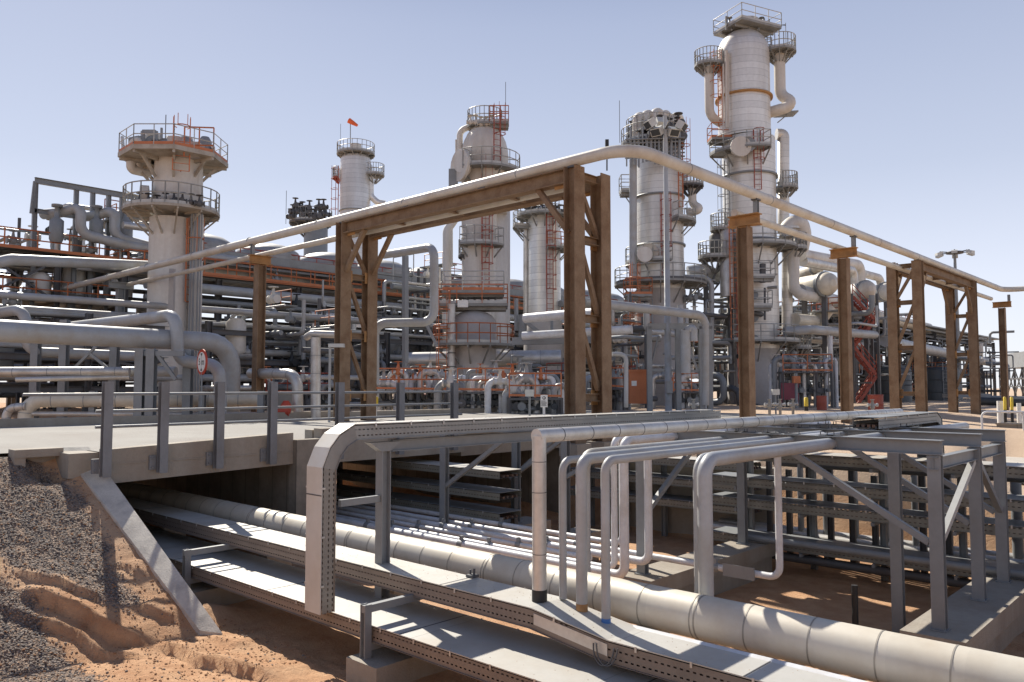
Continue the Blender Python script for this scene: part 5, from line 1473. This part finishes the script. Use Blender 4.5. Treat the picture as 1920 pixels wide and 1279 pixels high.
# ------------------------------------------------------------------ valve skids with orange rails
def skid(label, px0, px1, d, top_y, seed, n=7, railm='orange', base_y=None):
    rnd = random.Random(seed); a = VD(px0, HZ, d); b = VD(px1, HZ, d); u = (b - a); L = u.length; u.normalize(); v = UPZ.cross(u)
    zt = zof(px0, top_y, d); g = -.25
    o = thing('valve_skid', label, 'valve skid', (a.x, a.y, g))
    z = zt - 1.1
    A = V(a.x, a.y, 0)
    m = MB()
    for i in range(int(L / 2.2) + 2):
        for s in (0, 1.8): m.bar(A + u * min(L, i * 2.2) + v * s + UPZ * g, A + u * min(L, i * 2.2) + v * s + UPZ * z, .14)
    m.obox(A + u * L / 2 + v * .9 + UPZ * (z - .06), u * L / 2, v * 1.0, UPZ * .05)
    m.obj('frame', 'steel_d', o)
    q = [A + v * -.1 + UPZ * z, A + u * L + v * -.1 + UPZ * z]
    rail_lines(MB(), q, 1.1, .035, 1.3).obj('railing', railm, o)
    MB().bar(q[0] + UPZ * .12, q[1] + UPZ * .08, .03, .1).obj('toe_board', railm, o)
    for i in range(n):
        x = (i + .3 + .5 * rnd.random()) / n * L; r = rnd.uniform(.1, .2); p = A + u * x + v * rnd.uniform(.2, 1.5)
        h = rnd.uniform(.7, 2.) ; k = rnd.choice((-1, 1)) * rnd.uniform(.6, 1.4)
        MB().tube(fillet([p + UPZ * g, p + UPZ * (z + h * .5), p + u * k + UPZ * (z + h * .5), p + u * k + UPZ * g], r * 2.2), r, 10).obj('pipe', rnd.choice(('pipe', 'alu', 'steel', 'pipe_w')), o)
        vm = MB(); valve(vm, p + u * k * .5 + UPZ * (z + h * .5), r * 6, u); vm.obj('valve', rnd.choice(('steel', 'pipe', 'tower_s', 'orange')), o)
        vm = MB(); valve(vm, p + UPZ * (z * .45) - v * .3, r * 5, v); vm.obj('valve', rnd.choice(('steel', 'dark', 'steel_d')), o)
    hz_ = MB()
    for i in range(4):
        zz = rnd.uniform(g + .3, z - .2); hz_.begin().tube([A + u * 0 + v * rnd.uniform(.2, 1.4) + UPZ * zz, A + u * L + v * 1 + UPZ * zz], rnd.uniform(.05, .14), 8)
    hz_.obj_parts('header_pipe', 'steel', o)


skid('valve skid with orange railing just inside the large portal', 702, 836, 40, 691, 1, 9)
skid('valve skid with orange railing in front of the domed drum', 858, 962, 38, 691, 2, 9)
skid('dark valve skid with orange boards behind the white notice board', 955, 1052, 36, 700, 3, 10)
skid('low valve skid between the portal leg and the orange generator', 1143, 1170, 44, 690, 4, 5)
skid('valve skid behind the wide legs of the goal shaped frame', 1262, 1330, 48, 700, 5, 5)
skid('small valve skid right of the tallest tower', 1468, 1560, 52, 665, 6, 9)
skid('valve skid with red railing at the foot of the long rack', 500, 620, 44, 700, 8, 8, 'redox')
for i, (px, d) in enumerate(((1300, 32), (1442, 32), (1462, 32), (1486, 33), (1655 - 20, 31))):
    p = V(*VD(px, HZ, d)[:2], -.45); o = thing('hydrant', ('hydrant with twin outlets left of the nearest brown post', 'first hydrant right of the nearest brown post', 'second hydrant right of the nearest brown post', 'tallest hydrant right of the nearest brown post',
                                                          'hydrant standing before the red barrel')[i], 'hydrant', tuple(p), 'grey hydrants on the plant ground')
    MB().lathe([(0, .08), (.02, .055), (.8, .055), (.82, .09), (.9, .09), (1.12, .035), (1.14, .08), (1.17, .08)], p, 12).obj('body', 'steel', o)
    MB().cyl(p + UPZ * .95 - R2 * .16, .045, .32, 10, R2).cyl(p + UPZ * .95 - R2 * .2, .07, .05, 10, R2).cyl(p + UPZ * .95 + R2 * .16, .07, .05, 10, R2).obj('outlet', 'pipe', o)


def barrel(px, d, w_, top, lab, m='redox', grp='red bins on the plant ground'):
    c = V(*VD(px, HZ, d)[:2], -.45); r = w_ / 2 * d / FPX; h = zof(px, top, d) + .45
    o = thing('barrel', lab, 'barrel', tuple(c), grp)
    pr_ = [(0, r)]
    for q in (.33, .66): pr_ += [(h * q - .03, r), (h * q, r * 1.04), (h * q + .03, r)]
    MB().lathe(pr_ + [(h, r)], c, 24).obj('body', m, o)
    MB().lathe([(h - .03, r * 1.04), (h + .03, r * 1.04), (h + .03, r * .9)], c, 24).obj('rim', m, o)


barrel(1641, 40, 27, 741, 'larger red barrel between the single brown post and the far portal')
barrel(1540, 46, 18, 743, 'smaller red barrel left of the single brown post')


def generator():
    d = 41.; a = VD(1180, HZ, d); b = VD(1216, HZ, d); u = (b - a).normalized(); v = UPZ.cross(u); L = (b - a).length; g = -.4
    o = thing('generator_box', 'orange generator box with rounded top at the foot of the second tower', 'generator', (a.x, a.y, g))
    A = V(a.x, a.y, 0); zt = zof(1195, 697, d); zb = zof(1195, 757, d)
    MB().obox(A + u * L / 2 + v * .8 + UPZ * (zb + zt) / 2, u * L / 2, v * .8, UPZ * (zt - zb) / 2).obj('housing', 'orange', o)
    MB().obox(A + u * L / 2 + v * .8 + UPZ * (zt + .05), u * (L / 2 + .05), v * .86, UPZ * .06).obj('lid', 'orange', o)
    MB().obox(A + u * L * .25 - v * .01 + UPZ * (zt - .6), u * .13, v * .012, UPZ * .13).obj('plate', 'white', o)
    MB().obox(A + u * L / 2 + v * .8 + UPZ * (g + .05), u * L / 2, v * .7, UPZ * .25).obj('skid_base', 'dark', o)


generator()
# small truck-mounted compressor / maroon panel, yellow and red fittings
q = MB().obox(VD(1481, 734, 52), R2 * .56, F2 * .06, UPZ * .55).bar(VD(1466, 760, 52), VD(1466, 722, 52), .08).bar(VD(1496, 760, 52), VD(1496, 722, 52), .08)
tag(q.obj('sign_board', 'maroon'), 'plain maroon board on two posts right of the tallest tower', 'board')
hp_ = thing('fire_hose_box', 'orange box on a grey pole beside the maroon board', 'hose box', tuple(V(*VD(1493, HZ, 50)[:2], -.45)))
MB().tube([V(*VD(1493, HZ, 50)[:2], -.45), V(*VD(1493, HZ, 50)[:2], zof(1493, 700, 50))], .09, 10).obj('pole', 'steel', hp_)
MB().obox(VD(1493, 712, 50), R2 * .22, F2 * .15, UPZ * .22).obj('box', 'orange', hp_)
for i, (px, y0, y1, d) in enumerate(((517, 782, 765, 31), (563, 782, 765, 31), (1511, 768, 745, 44), (1883, 768, 744, 34), (1896, 768, 744, 34))):
    p = V(*VD(px, HZ, d)[:2], -.45); zt = zof(px, y1, d)
    o = thing('bollard', ('yellow bollard left of the aluminium stand pipe', 'yellow bollard right of the aluminium stand pipe', 'yellow bollard beside the smaller red barrel', 'left yellow topped bollard by the right edge', 'right yellow topped bollard by the right edge')[i], 'bollard', tuple(p), 'yellow bollards')
    rb = .11 if i < 3 else .06
    MB().cyl(p, rb, (zt - p.z) * .55, 12).obj('base', 'yellow' if i < 2 else 'black', o); MB().lathe([(0, rb), ((zt - p.z) * .42, rb), ((zt - p.z) * .45, rb * .5)], p + UPZ * (zt - p.z) * .552, 12).obj('top', 'yellow', o)
q = MB().lathe([(0, .2), (.6, .2)], VD(528, 771, 30.5) - R2 * .3, 12, R2).lathe([(0, .18), (.3, .22), (.5, .1)], VD(536, 776, 30.5), 12)
tag(q.obj('fire_pump', 'red'), 'small red pump lying low behind the bridge railing', 'pump')
q = MB().obox(VD(641, 763, 33), R2 * .24, F2 * .2, UPZ * .55); tag(q.obj('hose_cabinet', 'redox'), 'red oxide cabinet behind the left leg of the portal', 'cabinet')
q = MB().obox(VD(530, 762, 33), R2 * .55, F2 * .3, UPZ * .5); q.obox(VD(530, 738, 33), R2 * .57, F2 * .32, UPZ * .03); tag(q.obj('junction_cabinet', 'steel'), 'grey cabinet between the brown post and the elbow pipe', 'cabinet')


# ------------------------------------------------------------------ dense small pipework between the big things
def pipework(label, px0, px1, y0, y1, d0, d1, n, seed, mats=('steel', 'pipe', 'steel_d', 'alu'), posts=6, valves=12, orange=2, rmax=.15):
    rnd = random.Random(seed); a = V(*VD((px0 + px1) / 2, HZ, d0)[:2], -.4)
    o = thing('pipework_cluster', label, 'pipework', tuple(a), 'clusters of small pipework')
    AX, AY = V(1, 0, 0), V(0, 1, 0)

    def pt():
        d = rnd.uniform(d0, d1); return VD(rnd.uniform(px0, px1), rnd.uniform(y0, y1), d)
    for i in range(n):
        p = pt(); r = rnd.uniform(.04, rmax) * (1 if rnd.random() < .75 else 1.6); q = [p]; ax = None
        for j in range(rnd.choice((1, 2, 3, 4))):
            ch = rnd.choice([t for t in ((AX, 3.2), (AY, 4.5), (UPZ, 2.0), (UPZ, 2.0)) if t[0] is not ax]); ax = ch[0]
            st = ax * rnd.choice((-1, 1)) * rnd.uniform(.6, 1) * ch[1]; nx = q[-1] + st
            if nx.z < -.3 or nx.z > VD(px0, y0, (d0 + d1) / 2).z + .6: nx = q[-1] - st
            if nx.z < -.3: nx.z = -.3
            q.append(nx)
        MB().tube(fillet(q, r * 2.5, 4), r, 8).obj('pipe', rnd.choice(mats), o)
    m = MB()
    for i in range(posts):
        p = pt(); m.begin().bar(V(p.x, p.y, -.45), p, .16)
        if i % 2: m.bar(p, p + rnd.choice((AX, AY)) * 3, .14)
    if posts: m.obj_parts('support', 'steel_d', o)
    for k2 in range(3):
        m = MB()
        for i in range(valves // 3): valve(m, pt(), rnd.uniform(.6, 1.3), rnd.choice((AX, AY)))
        m.obj_parts('valve', ('steel', 'tower_s', 'dark')[k2], o)
    for i in range(orange):
        p = pt(); u = rnd.choice((AX, AY)); L = rnd.uniform(2, 4)
        rail_lines(MB(), [p, p + u * L], 1.0, .035, 1.2).obj('railing', rnd.choice(('orange', 'orange', 'redox')), o)
        MB().obox(p + u * L / 2 - UPZ * .05, u * L / 2, UPZ.cross(u) * .5, UPZ * .05).obj('platform', 'deck_g', o)
    return o


for a in (('tangle of grey pipes and valves under the left part of the large portal', 700, 850, 700, 760, 46, 54, 34, 1),
          ('tangle of pipes and valves right of the domed drum', 950, 1062, 700, 760, 45, 54, 30, 2),
          ('tangle of pipes between the portal leg and the second tower', 1143, 1215, 560, 760, 48, 58, 30, 3),
          ('tangle of pipes between the two tallest towers', 1290, 1390, 520, 760, 56, 66, 34, 4),
          ('dark tangle of pipes just right of the tallest tower', 1468, 1570, 560, 760, 62, 74, 40, 5),
          ('dark tangle of pipes around the red staircase', 1560, 1680, 560, 750, 68, 82, 44, 6),
          ('distant tangle of pipes seen through the far portal', 1690, 1860, 630, 750, 84, 100, 40, 7),
          ('tangle of thin pipes and rails on the far left upper deck', 20, 270, 400, 540, 48, 56, 40, 8),
          ('tangle of pipes below the long rack left of the large portal', 385, 625, 560, 740, 44, 56, 44, 9),
          ('tangle of pipes low behind the left side pipes', 0, 250, 600, 740, 40, 50, 36, 10),
          ('tangle of pipes under the long rack inside the large portal', 700, 840, 500, 620, 58, 66, 26, 11)):
    pipework(*a, mats=('steel', 'steel_d', 'steel', 'pipe') if a[8] in (5, 6, 7) else ('steel', 'pipe', 'steel_d', 'alu'),
             orange=4 if a[8] in (5, 6, 8, 1, 2, 3) else 2)

# ------------------------------------------------------------------ signs and small lamps
def text_obj(s, size, p, right, upv, m, par, name='lettering'):
    cu = bpy.data.curves.new(name, 'FONT'); cu.body = s; cu.size = size; cu.align_x = 'CENTER'; cu.align_y = 'CENTER'; cu.extrude = .002
    o = bpy.data.objects.new(name, cu); COL.objects.link(o); n = right.cross(upv)
    mm = Matrix.Identity(4)
    for i, v in enumerate((right, upv, n, p)):
        for j in range(3): mm[j][i] = v[j]
    o.data.materials.append(MT[m])
    dg = bpy.context.evaluated_depsgraph_get(); me = bpy.data.meshes.new_from_object(o.evaluated_get(dg)); bpy.data.objects.remove(o)
    q = bpy.data.objects.new(name, me); COL.objects.link(q); me.transform(mm)
    if not me.materials: me.materials.append(MT[m])
    q.parent = par; q.matrix_parent_inverse = Matrix.Translation(par.location).inverted()
    return q


d = 28.45; p = VD(379, 679, d); base = V(p.x, p.y, -.05)
rs = thing('road_sign', 'round red ringed height limit sign on a thin pole beyond the bridge', 'sign', tuple(base))
MB().tube([base, p + UPZ * .3], .03, 8).obj('pole', 'steel', rs)
nrm = (scr(270) * .62 + scr(200) * .78).normalized(); rgt = UPZ.cross(nrm)  # faces obliquely left
nrm = scr(222); rgt = -nrm.cross(UPZ)
MB().lathe([(-.02, .46), (.02, .46)], p, 36, nrm).obj('red_ring', 'red', rs)
MB().lathe([(.021, .36), (.026, .36)], p, 36, nrm).obj('white_face', 'white', rs)
f = p + nrm * .03
text_obj('5 m', .34, f, rgt, UPZ, 'black', rs)
for s in (1, -1):
    MB().add([f + UPZ * s * .2, f + UPZ * s * .31 + rgt * .09, f + UPZ * s * .31 - rgt * .09], [(0, 1, 2), (2, 1, 0)]).obj('arrow', 'black', rs)
d = 30; p = VD(705, 752, d); o = thing('notice_sign', 'small yellow notice on a white pole behind the railing', 'sign', tuple(V(p.x, p.y, -.2)))
MB().tube([V(p.x, p.y, -.2), p + UPZ * .2], .035, 8).obj('pole', 'white', o); MB().obox(p - F2 * .05, R2 * .09, F2 * .008, UPZ * .16).obj('panel', 'yellow', o)
d = 26; p = VD(1020, 752, d); o = thing('notice_sign', 'white notice board with round symbol and lines of text left of the portal leg', 'sign', tuple(V(p.x, p.y, -.4)))
MB().tube([V(p.x, p.y, -.4), p], .04, 8).obj('pole', 'pipe_w', o); MB().obox(p - F2 * .06, R2 * .115, F2 * .008, UPZ * .2).obj('panel', 'white', o)
q = MB().lathe([(0, .055), (.003, .055)], p - F2 * .07 + UPZ * .1, 20, -F2)
q.obj('symbol_disc', 'steel_d', o); MB().lathe([(.004, .028), (.006, .028)], p - F2 * .07 + UPZ * .105 - R2 * .008, 12, -F2).obj('symbol_centre', 'white', o)
q = MB()
for j, (a, b) in enumerate(((-.095, .04), (-.095, .085), (-.095, .085), (-.09, .07), (-.095, .08))):
    q.obox(p - F2 * .07 + R2 * (a + b) / 2 + UPZ * (.0 - .038 * j), R2 * (b - a) / 2, F2 * .002, UPZ * .009)
q.obj('text_lines', 'steel_d', o)
d = 27; p = VD(619, 648, d); o = thing('street_lamp', 'flat luminaire on a slim pole beside the left leg of the large portal', 'lamp', tuple(V(p.x, p.y, -.1)))
MB().tube([V(p.x, p.y, -.1), p], .045, 8).obj('pole', 'pipe', o); MB().obox(p + R2 * .22, R2 * .26, F2 * .12, UPZ * .06).obj('luminaire', 'lamp_shell', o)
for i, (px, y) in enumerate(((1454, 735), (993, 737))):
    p = VD(px, y, 36 if i == 0 else 30); o = thing('small_floodlight', ('small grey floodlight on a post right of the nearest brown post', 'small grey floodlight on a thin post left of the notice board')[i], 'lamp', tuple(V(p.x, p.y, -.4)))
    MB().tube([V(p.x, p.y, -.4), p], .04, 8).obj('pole', 'steel', o); MB().obox(p, R2 * .16, F2 * .1, UPZ * .13).obj('lamp_head', 'lamp_shell', o)
d = 90; p = VD(1790, 474, d); o = thing('floodlight_mast', 'distant high mast with a crown of floodlights at the right', 'light mast', tuple(V(p.x, p.y, -.5)))
MB().lathe([(0, .35), (p.z + .5, .14)], V(p.x, p.y, -.5), 12).obj('pole', 'steel', o)
MB().lathe([(-.12, .45), (-.1, .9), (.1, .9), (.14, .4)], p, 24).obj('crown_ring', 'steel_d', o)
for a in range(0, 360, 60):
    MB().bar(p, p + scr(a) * 1.7 + UPZ * .1, .1).obj('arm', 'steel_d', o); MB().obox(p + scr(a) * 1.8 - UPZ * .1, scr(a) * .32 - UPZ * .1, scr(a + 90) * .3, UPZ * .14).obj('floodlight', 'lamp_shell', o)
q = MB().box(-11.9, -11.2, 26.2, 27, -.6, -.3); 
p = VD(1124, 766, 27); q = MB().obox(p, R2 * .11, F2 * .1, UPZ * .04); q.bar(p - R2 * .08 - UPZ * .4, p - R2 * .08, .03).bar(p + R2 * .08 - UPZ * .4, p + R2 * .08, .03)
tag(q.obj('junction_stand', 'white'), 'small white topped stand right of the portal leg', 'stand')

# ================================================================== RIGHT HAND PROCESS AREA
rm = module('process_module', 'dark crowded process structure with red stairs right of the tallest tower', [-40, -36, -31], frange(76, 106, 6), [3.2, 6.0, 8.6], 'steel_d', .36, (8.6,), 'redox', 30, 71, (.15, .4), along='y', zb=-.5, vess=12)
for i, (px, py, dd, r, L) in enumerate(((1528, 536, 62, 21, 4.0), (1612, 546, 70, 16, 3.6), (1651, 550, 76, 17, 3.6), (1516, 508, 74, 9, 5))):
    p = VD(px, py, dd); rr = r * dd / FPX
    ax = V(.9, -.44, 0).normalized() if i == 0 else V(.75, -.66, 0).normalized()
    o = thing('heat_exchanger', ('largest horizontal cream exchanger shell beside the tallest tower', 'middle horizontal silver exchanger shell', 'right horizontal silver exchanger shell behind the single brown post', 'small upper exchanger shell above the largest one')[i], 'heat exchanger', tuple(p))
    MB().lathe([(-L / 2, rr * .3), (-L / 2 + .3 * rr, rr * .85), (-L / 2 + .6 * rr, rr), (L / 2 - .6 * rr, rr), (L / 2 - .3 * rr, rr * .85), (L / 2, rr * .3)], p, 28, ax).obj('shell', 'clad' if i in (0, 3) else 'tower_s', o)
    MB().cyl(p + ax * (L * .22), rr * 1.14, .14, 28, ax).cyl(p + ax * (L * .22 + .17), rr * 1.14, .14, 28, ax).obj('flange', 'steel', o)
    MB().bar(p - ax * L * .3, p - ax * L * .3 - UPZ * (p.z + .5), .35).bar(p + ax * L * .25, p + ax * L * .25 - UPZ * (p.z + .5), .35).obj('support_leg', 'steel_d', o)
for i, (pts, r, m) in enumerate((([VD(1500, 478, 63), VD(1612, 498, 75), VD(1612, 540, 75)], .52, 'tower_s'), ([VD(1505, 490, 63), VD(1600, 508, 73), VD(1600, 540, 73)], .42, 'alu'),
                                 ([VD(1618, 513, 76), VD(1652, 522, 80), VD(1652, 560, 80)], .38, 'tower_s'), ([VD(1500, 545, 60), VD(1640, 585, 72)], .5, 'pipe'), ([VD(1470, 622, 58), VD(1520, 618, 58), VD(1640, 628, 66)], .34, 'pipe'),
                                 ([VD(1470, 632, 60), VD(1625, 648, 74)], .26, 'alu'), ([VD(1490, 600, 60), VD(1535, 604, 62), VD(1556, 575, 62)], .5, 'clad'), ([VD(1560, 575, 66), VD(1740, 615, 92)], .55, 'clad'),
                                 ([VD(1556, 630, 60), VD(1556, 700, 60)], .2, 'pipe_w'), ([VD(1660, 640, 70), VD(1860, 680, 100)], .5, 'pipe'))):
    pipe('process_pipe', ('top cream pipe bending down behind the single brown post', 'aluminium pipe nested below the top cream pipe', 'short cream pipe bend above the right exchanger', 'grey pipe sloping away under the exchangers',
                          'grey pipe at the foot platform of the tallest tower', 'thin silver pipe beneath the foot platform pipe', 'cream hooked pipe between tower and exchangers', 'cream pipe disappearing through the far portal',
                          'white vertical drain pipe below the exchangers', 'grey pipe low behind the far portal')[i], pts, r, m, br=1.2 if i not in (6,) else .8, seg=18)
for i, (px, d, w_, top_) in enumerate(((1670, 74, 72, 690), (1758, 82, 74, 690))):
    c = V(*VD(px, HZ, d)[:2], -.5); r = w_ / 2 * d / FPX; h = zof(px, top_, d) + .5
    o = thing('storage_tank', ('dark storage tank behind the left legs of the far portal', 'dark storage tank with a caged ladder behind the middle of the far portal')[i], 'tank', tuple(c), 'dark storage tanks')
    MB().lathe([(0, r), (h - .3, r), (h, r * .9), (h + .1, r * .2)], c, 36).obj('shell', 'tank', o)
    for z in (h * .33, h * .66): MB().lathe([(z, r), (z, r * 1.02), (z + .1, r * 1.02), (z + .1, r)], c, 36).obj('band', 'tank', o)
    if i: ladder(o, V(c.x, c.y, 0), r, 262, -.4, h - 1, 'steel')
st = thing('steel_stairs', 'red zigzag staircase between the exchangers and the dark tank', 'stairs', tuple(V(*VD(1620, HZ, 66)[:2], -.5)))
zs = [-.5, 2.2, 4.6, 6.8, 8.8]
for i in range(4):
    a = V(*VD(1603 if i % 2 == 0 else 1645, HZ, 66)[:2], zs[i]); b = V(*VD(1645 if i % 2 == 0 else 1603, HZ, 66)[:2], zs[i + 1])
    m = MB()
    for s in (0, .9): m.bar(a + F2 * s, b + F2 * s, .08, .25)
    for k in range(12): t = (k + .5) / 12; m.obox(a.lerp(b, t) + F2 * .45, R2 * .12, F2 * .43, UPZ * .015)
    m.obj('flight', 'redox', st); rail_lines(MB(), [a - F2 * .02, b - F2 * .02], 1.0, .04, .9).obj('railing', 'redox', st)
for x in (1600, 1648):
    for s in (-.1, 1.): MB().bar(V(*VD(x, HZ, 66)[:2], -.5) + F2 * s, V(*VD(x, HZ, 66)[:2], 9) + F2 * s, .2).obj('post', 'steel_d', st)
module('pipe_rack', 'dark pipe rack with a roofed top deck behind the far portal', [-32, -27], frange(86, 128, 7), [3.0, 5.6, 7.4], 'steel_d', .34, (), 'steel', 22, 82, (.15, .4), along='y', zb=-.5, vess=8)
rf = MB().box(-32.8, -26.2, 85, 129, 7.95, 8.1); rf.bar((-32, 86, 7.5), (-32, 128, 7.5), .2).bar((-27, 86, 7.75), (-27, 128, 7.75), .2)
tag(rf.obj('rack_roof', 'steel'), 'thin flat roof over the dark rack behind the far portal', 'roof')
module('pipe_rack', 'grey pipe rack crossing behind the tall towers', [-42, -37], frange(50, 86, 6), [3.0, 5.2, 7.4], 'steel_d', .3, (5.2,), 'orange', 26, 91, (.12, .35), along='y', zb=-.4, vess=9, brace=False)
# conveyor like building at the right edge
cb_ = thing('gantry_building', 'long grey building on steel legs with a brown stripe at the right edge', 'building', (40, 190, -.5))
pA = VD(1876, 0 + HZ, 130)
for a, b, z0, z1, m, nm in (((1876, 130), (2010, 100), 4.3, 6.6, 'steel', 'wall'), ((1876, 129.6), (1912, 122), 4.9, 5.5, 'rust', 'stripe')):
    A = V(*VD(a[0], HZ, a[1])[:2], 0); B = V(*VD(b[0], HZ, b[1])[:2], 0); u = (B - A); L = u.length; u.normalize(); v = UPZ.cross(u)
    MB().obox((A + B) / 2 + v * (2 if nm == 'wall' else -.06) + UPZ * (z0 + z1) / 2, u * L / 2, v * (2 if nm == 'wall' else .03), UPZ * (z1 - z0) / 2).obj(nm, m, cb_)
m = MB()
A = V(*VD(1876, HZ, 130)[:2], 0); B = V(*VD(2010, HZ, 100)[:2], 0); u = (B - A); L = u.length; u.normalize(); v = UPZ.cross(u)
for i in range(9):
    for s in (0, 3.6): m.bar(A + u * L * i / 8 + v * s + UPZ * -.5, A + u * L * i / 8 + v * s + UPZ * 4.3, .3)
    if i: m.bar(A + u * L * i / 8 + UPZ * .2, A + u * L * (i - 1) / 8 + UPZ * 4.1, .15).bar(A + u * L * (i - 1) / 8 + UPZ * .2, A + u * L * i / 8 + UPZ * 4.1, .15)
m.bar(A + UPZ * 2.6, B + UPZ * 2.6, .25).bar(A + UPZ * 1.4, B + UPZ * 1.4, .2)
m.obj('leg_frame', 'steel_d', cb_)
pipe('process_pipe', 'low dark pipe across the ground at the right edge', [VD(1835, 752, 60), VD(1990, 756, 58)], .3, 'dark', seg=12)
pipe('process_pipe', 'low dark pipe with a second one above it at the right edge', [VD(1835, 744, 62), VD(1990, 748, 60)], .12, 'steel', seg=12)
q = MB().obox(VD(1812, 742, 62), R2 * 1.6, F2 * .5, UPZ * .15); q.bar(VD(1795, 742, 62), VD(1795, 762, 62), .2).bar(VD(1830, 742, 62), VD(1830, 762, 62), .2)
tag(q.obj('pipe_bench', 'steel'), 'low flat topped steel bench right of the far portal', 'bench')
